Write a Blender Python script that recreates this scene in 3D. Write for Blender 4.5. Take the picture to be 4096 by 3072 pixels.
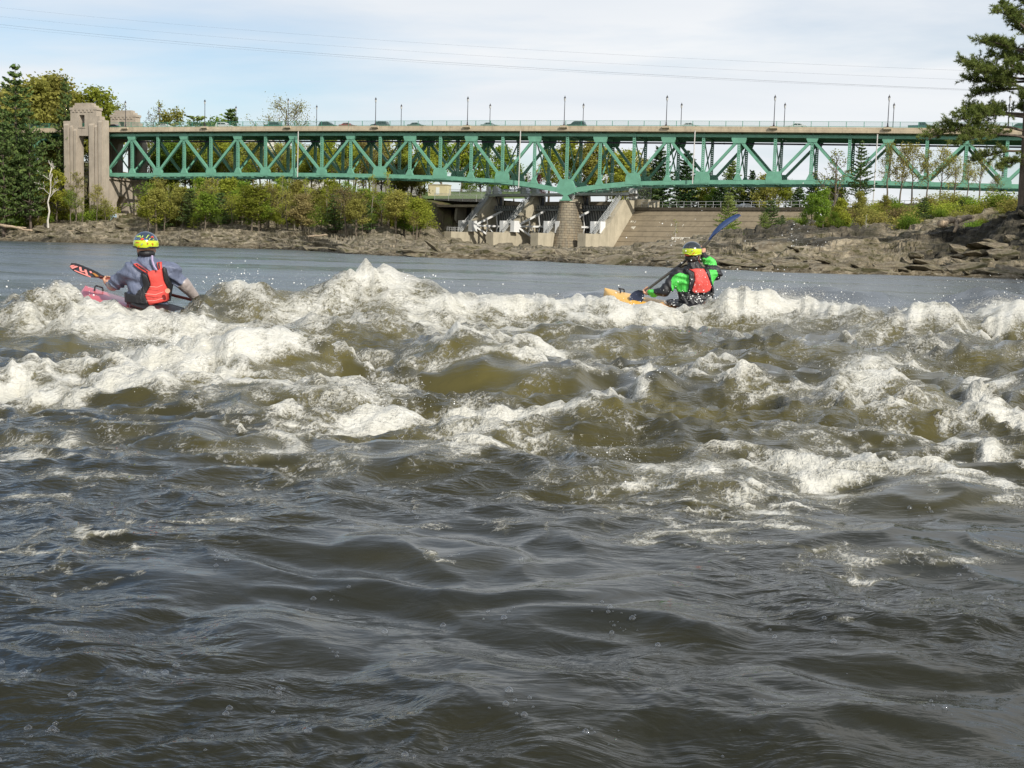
import bpy, bmesh, math, random
import numpy as np
from mathutils import Vector, Matrix, Euler

# ------------------------------------------------------------------ scene, camera, world, sun
for o in list(bpy.data.objects):
    bpy.data.objects.remove(o, do_unlink=True)
SC = bpy.context.scene
COL = SC.collection
R = math.radians
F = 1250.0                       # focal length in pixels of a 1024 px wide picture
ROLL = R(1.6)
PITCH = math.atan(133.0 / F)
CAMH = 1.0                       # eye height above the pool, metres
_Rt = Vector((1, 0, 0)); _Up = Vector((0, math.sin(PITCH), math.cos(PITCH))); _Fw = Vector((0, math.cos(PITCH), -math.sin(PITCH)))
_cx = _Rt * math.cos(ROLL) + _Up * math.sin(ROLL)
_cy = -_Rt * math.sin(ROLL) + _Up * math.cos(ROLL)
cam_data = bpy.data.cameras.new('camera')
cam = bpy.data.objects.new('camera', cam_data)
COL.objects.link(cam)
cam_data.sensor_width = 36.0
cam_data.lens = F / 1024.0 * 36.0
cam_data.clip_start = 0.05
cam_data.clip_end = 6000.0
M4 = Matrix((( _cx.x, _cy.x, -_Fw.x, 0), (_cx.y, _cy.y, -_Fw.y, 0), (_cx.z, _cy.z, -_Fw.z, CAMH), (0, 0, 0, 1)))
cam.matrix_world = M4
SC.camera = cam

SUN_AZ = R(144.0)      # clockwise from the view direction (+Y): to the right and behind the camera
SUN_EL = R(35.0)
world = bpy.data.worlds.new('World'); SC.world = world; world.use_nodes = True
nt = world.node_tree; nt.nodes.clear()
def wn(t, **kw):
    n = nt.nodes.new(t)
    for k, v in kw.items(): setattr(n, k, v)
    return n
w_out = wn('ShaderNodeOutputWorld'); w_bg = wn('ShaderNodeBackground')
sky = wn('ShaderNodeTexSky', sky_type='NISHITA', sun_disc=False, sun_elevation=SUN_EL, sun_rotation=SUN_AZ,
         altitude=60.0, air_density=1.0, dust_density=1.2, ozone_density=1.5)
w_bg.inputs['Strength'].default_value = 0.135
tc = wn('ShaderNodeTexCoord')
# thin high cloud: noise over the direction, flattened towards the horizon as a cloud sheet is
sep = wn('ShaderNodeSeparateXYZ'); nt.links.new(tc.outputs['Generated'], sep.inputs[0])
zc = wn('ShaderNodeMath', operation='MAXIMUM'); nt.links.new(sep.outputs['Z'], zc.inputs[0]); zc.inputs[1].default_value = 0.0
zc2 = wn('ShaderNodeMath', operation='ADD'); nt.links.new(zc.outputs[0], zc2.inputs[0]); zc2.inputs[1].default_value = 0.10
dx = wn('ShaderNodeMath', operation='DIVIDE'); nt.links.new(sep.outputs['X'], dx.inputs[0]); nt.links.new(zc2.outputs[0], dx.inputs[1])
dy = wn('ShaderNodeMath', operation='DIVIDE'); nt.links.new(sep.outputs['Y'], dy.inputs[0]); nt.links.new(zc2.outputs[0], dy.inputs[1])
comb = wn('ShaderNodeCombineXYZ'); nt.links.new(dx.outputs[0], comb.inputs[0]); nt.links.new(dy.outputs[0], comb.inputs[1])
cmap = wn('ShaderNodeMapping'); nt.links.new(comb.outputs[0], cmap.inputs['Vector'])
cmap.inputs['Location'].default_value = (1.35, 0.55, 0.0); cmap.inputs['Rotation'].default_value = (0, 0, R(12)); cmap.inputs['Scale'].default_value = (0.30, 0.42, 1)
cn = wn('ShaderNodeTexNoise'); cn.inputs['Scale'].default_value = 1.25; cn.inputs['Detail'].default_value = 7.0; cn.inputs['Roughness'].default_value = 0.52; cn.inputs['Distortion'].default_value = 0.35
nt.links.new(cmap.outputs[0], cn.inputs['Vector'])
cr = wn('ShaderNodeValToRGB')
cr.color_ramp.elements[0].position = 0.37; cr.color_ramp.elements[0].color = (0.04, 0.04, 0.04, 1)
cr.color_ramp.elements[1].position = 0.57; cr.color_ramp.elements[1].color = (0.97, 0.97, 0.97, 1)
nt.links.new(cn.outputs['Fac'], cr.inputs[0])
cn2 = wn('ShaderNodeTexNoise'); cn2.inputs['Scale'].default_value = 2.1; cn2.inputs['Detail'].default_value = 5.0; cn2.inputs['Roughness'].default_value = 0.5
cmap2 = wn('ShaderNodeMapping'); nt.links.new(comb.outputs[0], cmap2.inputs['Vector']); cmap2.inputs['Location'].default_value = (4.2, 1.7, 0); cmap2.inputs['Scale'].default_value = (0.25, 0.5, 1)
nt.links.new(cmap2.outputs[0], cn2.inputs['Vector'])
cr2 = wn('ShaderNodeValToRGB')
cr2.color_ramp.elements[0].position = 0.30; cr2.color_ramp.elements[0].color = (5.7, 6.1, 6.6, 1)
cr2.color_ramp.elements[1].position = 0.70; cr2.color_ramp.elements[1].color = (7.0, 7.1, 7.2, 1)
nt.links.new(cn2.outputs['Fac'], cr2.inputs[0])
mixc = wn('ShaderNodeMix', data_type='RGBA'); nt.links.new(cr.outputs[0], mixc.inputs[0])
nt.links.new(sky.outputs[0], mixc.inputs[6]); nt.links.new(cr2.outputs[0], mixc.inputs[7])
nt.links.new(mixc.outputs[2], w_bg.inputs['Color']); nt.links.new(w_bg.outputs[0], w_out.inputs['Surface'])

sun_data = bpy.data.lights.new('sun', 'SUN'); sun_data.energy = 4.5; sun_data.angle = R(0.9); sun_data.color = (1.0, 0.95, 0.86)
sun = bpy.data.objects.new('sun', sun_data); COL.objects.link(sun)
_sd = Vector((math.sin(SUN_AZ) * math.cos(SUN_EL), math.cos(SUN_AZ) * math.cos(SUN_EL), math.sin(SUN_EL)))
sun.rotation_euler = _sd.to_track_quat('Z', 'Y').to_euler(); sun.location = _sd * 50
SC.view_settings.view_transform = 'Standard'; SC.view_settings.look = 'None'
SC.view_settings.exposure = 0.0; SC.view_settings.gamma = 1.0; SC.view_settings.use_curve_mapping = False
SC.cycles.max_bounces = 6; SC.cycles.transparent_max_bounces = 16; SC.cycles.diffuse_bounces = 2; SC.cycles.glossy_bounces = 3
SC.cycles.transmission_bounces = 3; SC.cycles.caustics_reflective = False; SC.cycles.caustics_refractive = False

# ------------------------------------------------------------------ pixel <-> world helpers (1024 x 768 pixel units)
def ray(x, y):
    dx = np.asarray(x, float) - 512; dy = np.asarray(y, float) - 384
    u = dx * math.cos(ROLL) + dy * math.sin(ROLL); v = -dx * math.sin(ROLL) + dy * math.cos(ROLL)
    return np.stack([u, -v * math.sin(PITCH) + F * math.cos(PITCH), -v * math.cos(PITCH) - F * math.sin(PITCH)], -1)
def at_y(x, y, Y):
    d = ray(x, y); q = d * (np.asarray(Y, float) / d[..., 1])[..., None]; q[..., 2] += CAMH; return q
def at_z(x, y, z=0.0):
    d = ray(x, y); q = d * ((z - CAMH) / d[..., 2])[..., None]; q[..., 2] += CAMH; return q
def sy(x, y, Y):            # the same from pixels of the 4096 px photograph
    return at_y(np.asarray(x) / 4.0, np.asarray(y) / 4.0, Y)
def project(P):
    X, Y, Z = P[..., 0], P[..., 1], P[..., 2] - CAMH
    fw = Y * math.cos(PITCH) - Z * math.sin(PITCH); up = Y * math.sin(PITCH) + Z * math.cos(PITCH)
    u = X / fw * F; v = -up / fw * F
    return 512 + u * math.cos(ROLL) - v * math.sin(ROLL), 384 + u * math.sin(ROLL) + v * math.cos(ROLL)

# ------------------------------------------------------------------ noise
_rs = np.random.RandomState(11)
_PERM = np.concatenate([_rs.permutation(256)] * 3).astype(np.int32)
_GA = _rs.rand(256) * 2 * np.pi
_GX, _GY = np.cos(_GA), np.sin(_GA)
def perlin(x, y, seed=0):
    x = np.asarray(x, float) + seed * 17.37; y = np.asarray(y, float) + seed * 5.71
    xi = np.floor(x).astype(np.int32); yi = np.floor(y).astype(np.int32)
    xf = x - xi; yf = y - yi; xi = (xi + seed * 7) & 255; yi = yi & 255
    u = xf * xf * xf * (xf * (xf * 6 - 15) + 10); v = yf * yf * yf * (yf * (yf * 6 - 15) + 10)
    def g(ix, iy, fx, fy):
        h = _PERM[_PERM[ix & 255] + (iy & 255)]
        return _GX[h] * fx + _GY[h] * fy
    a = g(xi, yi, xf, yf); b = g(xi + 1, yi, xf - 1, yf); c = g(xi, yi + 1, xf, yf - 1); d = g(xi + 1, yi + 1, xf - 1, yf - 1)
    return ((a + u * (b - a)) * (1 - v) + (c + u * (d - c)) * v) * 1.5
def fbm(x, y, oct=4, seed=0, gain=0.5, lac=2.03):
    s = 0; a = 1.0; f = 1.0
    for i in range(oct):
        s = s + a * perlin(x * f, y * f, seed + i * 3); a *= gain; f *= lac
    return s
def sstep(a, b, x):
    t = np.clip((x - a) / (b - a), 0, 1); return t * t * (3 - 2 * t)

# ------------------------------------------------------------------ mesh helpers
class MB:
    def __init__(self): self.v = []; self.f = []; self.m = []; self.mi = 0
    def add(self, vs, fs):
        o = len(self.v); self.v += [tuple(p) for p in vs]
        for q in fs: self.f.append(tuple(i + o for i in q)); self.m.append(self.mi)
        return self
    def box(self, x0, x1, y0, y1, z0, z1):
        vs = [(x0, y0, z0), (x1, y0, z0), (x1, y1, z0), (x0, y1, z0), (x0, y0, z1), (x1, y0, z1), (x1, y1, z1), (x0, y1, z1)]
        return self.add(vs, [(0, 3, 2, 1), (4, 5, 6, 7), (0, 1, 5, 4), (1, 2, 6, 5), (2, 3, 7, 6), (3, 0, 4, 7)])
    def beam(self, a, b, w, h, up=(0, 0, 1)):
        a = Vector(a); b = Vector(b); d = (b - a).normalized(); up = Vector(up)
        if abs(d.dot(up)) > 0.99: up = Vector((0, 1, 0))
        s = d.cross(up).normalized(); t = s.cross(d).normalized()
        vs = []
        for p in (a, b):
            for (i, j) in ((-1, -1), (1, -1), (1, 1), (-1, 1)): vs.append(p + s * (w / 2 * i) + t * (h / 2 * j))
        return self.add(vs, [(0, 3, 2, 1), (4, 5, 6, 7), (0, 1, 5, 4), (1, 2, 6, 5), (2, 3, 7, 6), (3, 0, 4, 7)])
    def tube(self, pts, rad, n=8, cap=True):
        pts = [Vector(p) for p in pts]
        if not hasattr(rad, '__len__'): rad = [rad] * len(pts)
        o = len(self.v); ref = None; vs = []; fs = []
        for i, p in enumerate(pts):
            d = (pts[min(i + 1, len(pts) - 1)] - pts[max(i - 1, 0)]).normalized()
            if ref is None: ref = Vector((0, 0, 1)) if abs(d.z) < 0.9 else Vector((1, 0, 0))
            s = d.cross(ref).normalized(); t = s.cross(d).normalized(); ref = t
            for k in range(n):
                a = 2 * math.pi * k / n; vs.append(p + (s * math.cos(a) + t * math.sin(a)) * rad[i])
        for i in range(len(pts) - 1):
            for k in range(n): fs.append((i * n + k, i * n + (k + 1) % n, (i + 1) * n + (k + 1) % n, (i + 1) * n + k))
        if cap: fs.append(tuple(range(n - 1, -1, -1))); fs.append(tuple(range((len(pts) - 1) * n, len(pts) * n)))
        return self.add(vs, fs)
    def prism(self, poly, y0, y1, axis='y'):
        """polygon in (a, b) extruded between y0 and y1 along an axis; (a,b) -> (x,z) for 'y', (y,z) for 'x', (x,y) for 'z'"""
        n = len(poly)
        def P(a, b, c): return (a, c, b) if axis == 'y' else ((c, a, b) if axis == 'x' else (a, b, c))
        vs = [P(a, b, y0) for a, b in poly] + [P(a, b, y1) for a, b in poly]
        fs = [tuple(range(n)), tuple(range(2 * n - 1, n - 1, -1))] + [(i, i + n, (i + 1) % n + n, (i + 1) % n) for i in range(n)]
        return self.add(vs, fs)
    def lathe(self, prof, n=16, c=(0, 0, 0), cap=True):
        vs = [(c[0] + r * math.cos(2 * math.pi * k / n), c[1] + r * math.sin(2 * math.pi * k / n), c[2] + z) for r, z in prof for k in range(n)]
        fs = [(i * n + k, i * n + (k + 1) % n, (i + 1) * n + (k + 1) % n, (i + 1) * n + k) for i in range(len(prof) - 1) for k in range(n)]
        if cap: fs += [tuple(range(n - 1, -1, -1)), tuple(range((len(prof) - 1) * n, len(prof) * n))]
        return self.add(vs, fs)
    def build(self, name, mats, parent=None, smooth=False, fixn=True):
        me = bpy.data.meshes.new(name); me.from_pydata(self.v, [], self.f)
        mats = mats if isinstance(mats, (list, tuple)) else [mats]
        for m in mats: me.materials.append(m)
        if len(mats) > 1: me.polygons.foreach_set('material_index', self.m)
        if fixn:
            bm = bmesh.new(); bm.from_mesh(me); bmesh.ops.recalc_face_normals(bm, faces=bm.faces); bm.to_mesh(me); bm.free()
        if smooth: me.polygons.foreach_set('use_smooth', [True] * len(me.polygons))
        me.update()
        return link(name, me, parent)
def link(name, data, parent=None):
    o = bpy.data.objects.new(name, data); COL.objects.link(o)
    if parent is not None: o.parent = parent
    return o
def mesh_np(name, V, Fq, mats, parent=None, smooth=True, mi=None):
    """fast mesh from numpy arrays; Fq is (n,3) or (n,4)"""
    me = bpy.data.meshes.new(name or 'crown'); V = np.asarray(V, np.float32); Fq = np.asarray(Fq, np.int32); k = Fq.shape[1]
    me.vertices.add(len(V)); me.vertices.foreach_set('co', V.ravel())
    me.loops.add(Fq.size); me.loops.foreach_set('vertex_index', Fq.ravel())
    me.polygons.add(len(Fq)); me.polygons.foreach_set('loop_start', np.arange(0, Fq.size, k, dtype=np.int32))
    me.polygons.foreach_set('use_smooth', np.full(len(Fq), smooth))
    for m in (mats if isinstance(mats, (list, tuple)) else [mats]): me.materials.append(m)
    if mi is not None: me.polygons.foreach_set('material_index', np.asarray(mi, np.int32))
    me.update(calc_edges=True)
    return link(name, me, parent) if name else me
def attr(me, name, arr):
    a = me.attributes.new(name, 'FLOAT', 'POINT'); a.data.foreach_set('value', np.asarray(arr, np.float32).ravel())
def tag(o, label=None, cat=None, group=None, kind=None):
    if label: o['label'] = label
    if cat: o['category'] = cat
    if group: o['group'] = group
    if kind: o['kind'] = kind
    return o
def empty(name, loc=(0, 0, 0), rz=0.0, label=None, cat=None, group=None):
    o = bpy.data.objects.new(name, None); COL.objects.link(o); o.location = loc; o.rotation_euler = (0, 0, rz); o.empty_display_size = 0.3
    return tag(o, label, cat, group)
def copy_tree(o, parent=None):
    c = o.copy(); COL.objects.link(c); c.parent = parent
    for ch in o.children: copy_tree(ch, c)
    return c

# ------------------------------------------------------------------ material helpers
class NT:
    def __init__(self, name):
        self.mat = bpy.data.materials.new(name); self.mat.use_nodes = True; self.t = self.mat.node_tree
        self.b = self.t.nodes['Principled BSDF']; self.out = self.t.nodes['Material Output']
    def n(self, ty, **kw):
        x = self.t.nodes.new(ty)
        for k, v in kw.items(): setattr(x, k, v)
        return x
    def l(self, a, b): self.t.links.new(a, b)
    def coords(self, kind='Object', scale=(1, 1, 1), rot=(0, 0, 0), loc=(0, 0, 0)):
        c = self.n('ShaderNodeTexCoord'); m = self.n('ShaderNodeMapping'); self.l(c.outputs[kind], m.inputs[0])
        m.inputs['Scale'].default_value = scale; m.inputs['Rotation'].default_value = rot; m.inputs['Location'].default_value = loc
        return m.outputs[0]
    def noise(self, vec, scale, detail=4, rough=0.55, dist=0.0):
        x = self.n('ShaderNodeTexNoise'); x.inputs['Scale'].default_value = scale; x.inputs['Detail'].default_value = detail
        x.inputs['Roughness'].default_value = rough; x.inputs['Distortion'].default_value = dist
        if vec is not None: self.l(vec, x.inputs['Vector'])
        return x.outputs['Fac']
    def ramp(self, fac, stops):
        r = self.n('ShaderNodeValToRGB'); e = r.color_ramp.elements
        while len(e) < len(stops): e.new(0.5)
        for s, (p, c) in zip(e, stops):
            s.position = p; s.color = (c, c, c, 1) if not hasattr(c, '__len__') else (*c, 1)
        self.l(fac, r.inputs[0]); return r.outputs[0]
    def mix(self, fac, a, b, blend='MIX'):
        m = self.n('ShaderNodeMix', data_type='RGBA', blend_type=blend)
        for s, v in ((m.inputs[0], fac), (m.inputs[6], a), (m.inputs[7], b)):
            if isinstance(v, (int, float)): s.default_value = v
            elif isinstance(v, tuple): s.default_value = (*v, 1)
            else: self.l(v, s)
        return m.outputs[2]
    def math(self, op, a, b=None, c=None, clamp=False):
        m = self.n('ShaderNodeMath', operation=op, use_clamp=clamp)
        for s, v in zip(m.inputs, (a, b, c)):
            if v is None: continue
            if isinstance(v, (int, float)): s.default_value = v
            else: self.l(v, s)
        return m.outputs[0]
    def attr(self, name):
        a = self.n('ShaderNodeAttribute', attribute_name=name); return a.outputs['Fac']
    def rnd(self): return self.n('ShaderNodeObjectInfo').outputs['Random']
    def bump(self, h, strength=0.3, dist=0.1, normal=None):
        b = self.n('ShaderNodeBump'); b.inputs['Strength'].default_value = strength; b.inputs['Distance'].default_value = dist
        self.l(h, b.inputs['Height'])
        if normal is not None: self.l(normal, b.inputs['Normal'])
        return b.outputs[0]
    def set(self, **kw):
        for k, v in kw.items():
            s = self.b.inputs[k.replace('_', ' ')]
            if isinstance(v, tuple): s.default_value = (*v, 1) if len(v) == 3 else v
            elif isinstance(v, (int, float)): s.default_value = v
            else: self.l(v, s)
        return self
_MATS = {}
def plain(name, col, rough=0.6, metal=0.0, vary=0.15, nscale=3.0, bump=0.0, bscale=20.0, spec=0.5, coat=0.0):
    """painted / simple surface: base colour with a little uneven wear and fine relief"""
    if name in _MATS: return _MATS[name]
    t = NT(name); v = t.coords('Object')
    nz = t.noise(v, nscale, 5, 0.6)
    k = t.ramp(nz, [(0.25, 1 - vary), (0.75, 1 + vary)])
    c = t.mix(1.0, tuple(col), k, 'MULTIPLY')
    t.set(Base_Color=c, Roughness=rough, Metallic=metal)
    t.b.inputs['Specular IOR Level'].default_value = spec
    if coat: t.b.inputs['Coat Weight'].default_value = coat
    if bump: t.set(Normal=t.bump(t.noise(v, bscale, 4, 0.6), bump, 0.02))
    _MATS[name] = t.mat
    return t.mat
# ------------------------------------------------------------------ WATER: one sheet, rapids near, pool beyond
def water_material():
    t = NT('river_water'); v = t.coords('Object')
    foam = t.attr('foam'); aer = t.attr('aer'); far = t.attr('far')
    # lace of bubbles: fine break-up of the foam mask
    n1 = t.noise(v, 9.0, 6, 0.62, 0.4)
    n2 = t.noise(t.coords('Object', scale=(1.0, 0.6, 1.0)), 34.0, 5, 0.6, 0.8)
    vo = t.n('ShaderNodeTexVoronoi', feature='DISTANCE_TO_EDGE'); vo.inputs['Scale'].default_value = 26.0
    wv = t.n('ShaderNodeVectorMath', operation='ADD'); t.l(v, wv.inputs[0])
    nv = t.n('ShaderNodeTexNoise'); nv.inputs['Scale'].default_value = 12.0; nv.inputs['Detail'].default_value = 3; t.l(v, nv.inputs['Vector'])
    sc = t.n('ShaderNodeVectorMath', operation='SCALE'); sc.inputs['Scale'].default_value = 0.12; t.l(nv.outputs['Color'], sc.inputs[0]); t.l(sc.outputs[0], wv.inputs[1])
    t.l(wv.outputs[0], vo.inputs['Vector'])
    lace = t.ramp(vo.outputs['Distance'], [(0.0, 1.0), (0.16, 0.0)])
    brk = t.math('ADD', t.math('MULTIPLY', t.math('SUBTRACT', n1, 0.5), 1.6), t.math('MULTIPLY', t.math('SUBTRACT', n2, 0.5), 1.15))
    brk = t.math('ADD', brk, t.math('MULTIPLY', t.math('SUBTRACT', lace, 0.35), 0.22))
    brk = t.math('MULTIPLY', brk, t.ramp(foam, [(.03, 0.0), (.22, 1.0)]))
    fm = t.math('ADD', foam, t.math('MULTIPLY', brk, t.math('SUBTRACT', 1.15, t.math('MULTIPLY', foam, 0.45))))
    fmask = t.ramp(fm, [(0.36, 0.0), (0.50, 0.30), (0.66, 0.74), (0.92, 1.0)])
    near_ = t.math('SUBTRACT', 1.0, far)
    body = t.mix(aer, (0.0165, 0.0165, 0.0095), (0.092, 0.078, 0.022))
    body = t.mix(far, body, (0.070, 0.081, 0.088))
    foamc = t.mix(t.noise(v, 5.0, 3), (0.46, 0.44, 0.355), (0.72, 0.71, 0.66))
    milk = t.math('MULTIPLY', t.ramp(t.math('ADD', foam, t.math('MULTIPLY', t.math('SUBTRACT', n1, .5), .5)), [(.22, 0.0), (.85, .62)]), near_)
    body = t.mix(milk, body, (0.260, 0.238, 0.140))
    col = t.mix(fmask, body, foamc)
    rgh = t.math('ADD', 0.05, t.math('MULTIPLY', fmask, 0.50))
    boil = t.attr('boil')
    # ripples: cross-stream stretched wavelets in patches, finer ones on top, bubbles in the foam
    wv1 = t.noise(t.coords('Object', scale=(0.55, 1.25, 1.0), rot=(0, 0, R(8))), 6.0, 4, 0.55, 1.2)
    wv2 = t.noise(t.coords('Object', scale=(0.45, 1.4, 1.0), rot=(0, 0, R(-14))), 19.0, 3, 0.5, 0.8)
    wv3 = t.noise(t.coords('Object', scale=(0.30, 1.2, 1.0)), 0.8, 6, 0.62, 0.3)
    pat = t.ramp(t.noise(t.coords('Object', scale=(0.25, 1.0, 1.0)), 0.10, 4, 0.6, 0.5), [(.38, .15), (.62, 1.0)])
    rgh = t.math('ADD', rgh, t.math('MULTIPLY', far, t.math('ADD', .08, t.math('MULTIPLY', pat, .17))))
    near = t.math('SUBTRACT', 1.0, far)
    hh = t.math('ADD', t.math('MULTIPLY', wv1, 0.024), t.math('MULTIPLY', wv2, 0.0048))
    hh = t.math('MULTIPLY', hh, t.math('ADD', .22, t.math('MULTIPLY', boil, .78)))
    hh = t.math('MULTIPLY', t.math('MULTIPLY', hh, near), t.math('ADD', 1.0, t.math('MULTIPLY', aer, 1.4)))
    hh = t.math('ADD', hh, t.math('MULTIPLY', t.math('MULTIPLY', t.math('MULTIPLY', wv3, pat), far), 0.12))
    fb = t.math('ADD', t.math('MULTIPLY', n2, 0.020), t.math('MULTIPLY', n1, 0.03))
    hh = t.math('ADD', hh, t.math('MULTIPLY', fb, fmask))
    b = t.bump(hh, 0.85, 1.0)
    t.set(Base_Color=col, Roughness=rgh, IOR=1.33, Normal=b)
    t.b.inputs['Specular IOR Level'].default_value = 0.5
    return t.mat

BASE_Y = np.array([0, 3.0, 4.5, 5.5, 7.5, 9.0, 10.5, 12.0, 14.0, 17.0, 22.0, 32.0, 60.0, 900.0])
BASE_Z = np.array([-.22, -.20, -.17, -.15, -.07, .03, .13, .19, .20, .12, .04, .0, 0.0, 0.0])
def base_level(Y): return np.interp(Y, BASE_Y, BASE_Z)
# crests: pixel of the crest, distance, half width (m), thickness near/far (m), tilt (m of distance per m across), sharpness
CRESTS = [
 (51, 287, 11.5, .32, .55, .40, .1), (20, 305, 11.0, .5, .6, .5, 0), (100, 307, 11.3, .55, .6, .5, 0), (152, 306, 11.8, .62, .55, .45, .1), (205, 305, 11.9, .5, .6, .5, 0),
 (233, 284, 12.9, .30, .5, .5, 0), (262, 294, 12.7, .4, .6, .5, 0), (300, 291, 13.0, .45, .6, .5, -.1), (345, 282, 13.4, .5, .75, .5, 0), (375, 278, 13.6, .62, .9, .6, -.1), (420, 287, 13.6, .6, .8, .5, -.15),
 (470, 300, 13.6, .6, .7, .5, 0), (525, 300, 13.9, .6, .6, .5, 0), (585, 306, 14.0, .6, .6, .5, 0), (640, 310, 13.9, .5, .5, .45, 0), (690, 311, 14.0, .4, .5, .45, 0),
 (725, 297, 14.3, .4, .55, .5, 0), (765, 292, 14.6, .5, .7, .55, -.1), (800, 299, 14.8, .4, .6, .5, 0), (845, 306, 14.2, .5, .6, .5, 0), (925, 308, 13.2, .5, .7, .5, 0), (880, 316, 12.8, .5, .6, .5, 0),
 (1010, 303, 13.5, .7, .7, .5, 0), (1080, 300, 13.5, .8, .7, .5, 0), (1170, 306, 13.0, .8, .7, .5, 0), (985, 283, 25.0, 1.0, 1.8, .9, -.1), (820, 285, 30.0, 2.0, 1.2, .9, 0), (600, 288, 24.0, 1.2, .9, .7, 0),
 (115, 319, 10.6, .9, .6, .5, .12), (30, 318, 10.5, .7, .6, .5, 0), (320, 322, 11.0, .7, .6, .5, .05), (395, 316, 11.4, .6, .6, .5, 0), (480, 330, 10.2, .45, .9, .5, -.2), (545, 322, 11.3, .7, .6, .5, 0),
 (640, 325, 11.2, .8, .6, .5, .1), (720, 342, 10.0, .5, .9, .5, -.1), (800, 330, 10.9, .7, .6, .5, 0), (985, 333, 10.8, .8, .6, .5, 0), (-90, 318, 10.8, .9, .6, .5, 0), (1130, 335, 10.6, .9, .6, .5, 0),
 (130, 349, 9.0, .35, .6, .4, .1), (185, 342, 9.1, .40, .55, .35, 0), (245, 345, 9.1, .35, .55, .35, 0), (290, 339, 9.3, .35, .7, .4, -.15), (40, 366, 8.7, .5, .6, .5, 0), (-60, 360, 8.8, .6, .6, .5, 0),
 (345, 386, 8.0, .40, .6, .4, -.05), (400, 398, 7.8, .35, .5, .4, -.1), (505, 408, 7.5, .55, .45, .4, .25), (600, 396, 7.7, .3, .5, .4, .4), (560, 360, 9.2, .6, .8, .6, 0),
 (650, 370, 8.6, .26, .6, .35, .2), (690, 385, 8.3, .4, .7, .5, -.1), (640, 420, 7.2, .6, .6, .5, -.15), (885, 366, 8.9, .45, .75, .5, -.05), (830, 392, 8.2, .4, .6, .5, .2), (950, 388, 8.6, .5, .7, .5, -.25), (780, 372, 8.9, .4, .6, .4, 0),
 (1090, 372, 8.9, .7, .7, .5, 0), (215, 440, 6.8, .35, .4, .35, 0), (90, 420, 7.2, .5, .5, .4, .1), (640, 463, 6.3, .30, .4, .35, -.05), (600, 474, 6.1, .25, .35, .3, 0), (710, 486, 5.9, .35, .4, .35, -.2), (770, 506, 5.5, .3, .35, .3, -.3),
 (880, 455, 6.6, .5, .5, .4, -.1), (960, 478, 6.1, .5, .45, .4, -.1), (430, 470, 6.2, .6, .45, .4, 0), (90, 480, 6.0, .6, .45, .4, 0), (300, 505, 5.5, .5, .4, .35, .1),
 (540, 530, 5.1, .4, .35, .3, -.1), (430, 556, 4.75, .30, .22, .18, 0), (880, 545, 5.0, .6, .35, .3, -.1), (200, 555, 4.7, .5, .35, .3, .05), (120, 600, 4.2, .5, .35, .3, -.2), (660, 640, 3.85, .5, .25, .16, -.16), (480, 610, 4.15, .5, .25, .18, .0), (900, 655, 3.75, .4, .3, .22, .1), (980, 620, 4.0, .4, .3, .25, .1),
 (60, 690, 3.4, .5, .35, .3, -.3), (800, 730, 3.15, .5, .35, .25, .2), (500, 720, 3.2, .4, .4, .3, 0), (300, 660, 3.65, .4, .35, .25, 0)]
def water_big(X, Y):
    h = base_level(Y)
    wx = X + 0.24 * perlin(X * 1.1, Y * 1.1, 5) + 0.11 * perlin(X * 2.9, Y * 2.9, 6); wy = Y + 0.24 * perlin(X * 1.1, Y * 1.1, 8) + 0.11 * perlin(X * 2.9, Y * 2.9, 9)
    add = np.zeros_like(X)
    for (px, py, cy, a, bn, bf, tilt) in CRESTS:
        P = at_y(px, py, cy); amp = (P[2] - base_level(cy) - (.055 if cy < 12 else .012)) * .97
        if amp <= 0.02: amp = 0.05
        m = np.abs(Y - cy) < 3.0 * max(bn, bf) + a + 0.6
        x = wx[m] - P[0]; y = wy[m] - cy - x * tilt
        b = np.where(y < 0, bn, bf)
        g = amp * np.exp(-(x / a) ** 2) * np.exp(-np.abs(y / b) ** 1.7)
        add[m] = np.maximum(add[m], g) + 0.30 * np.minimum(add[m], g)
    return h + add
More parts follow.
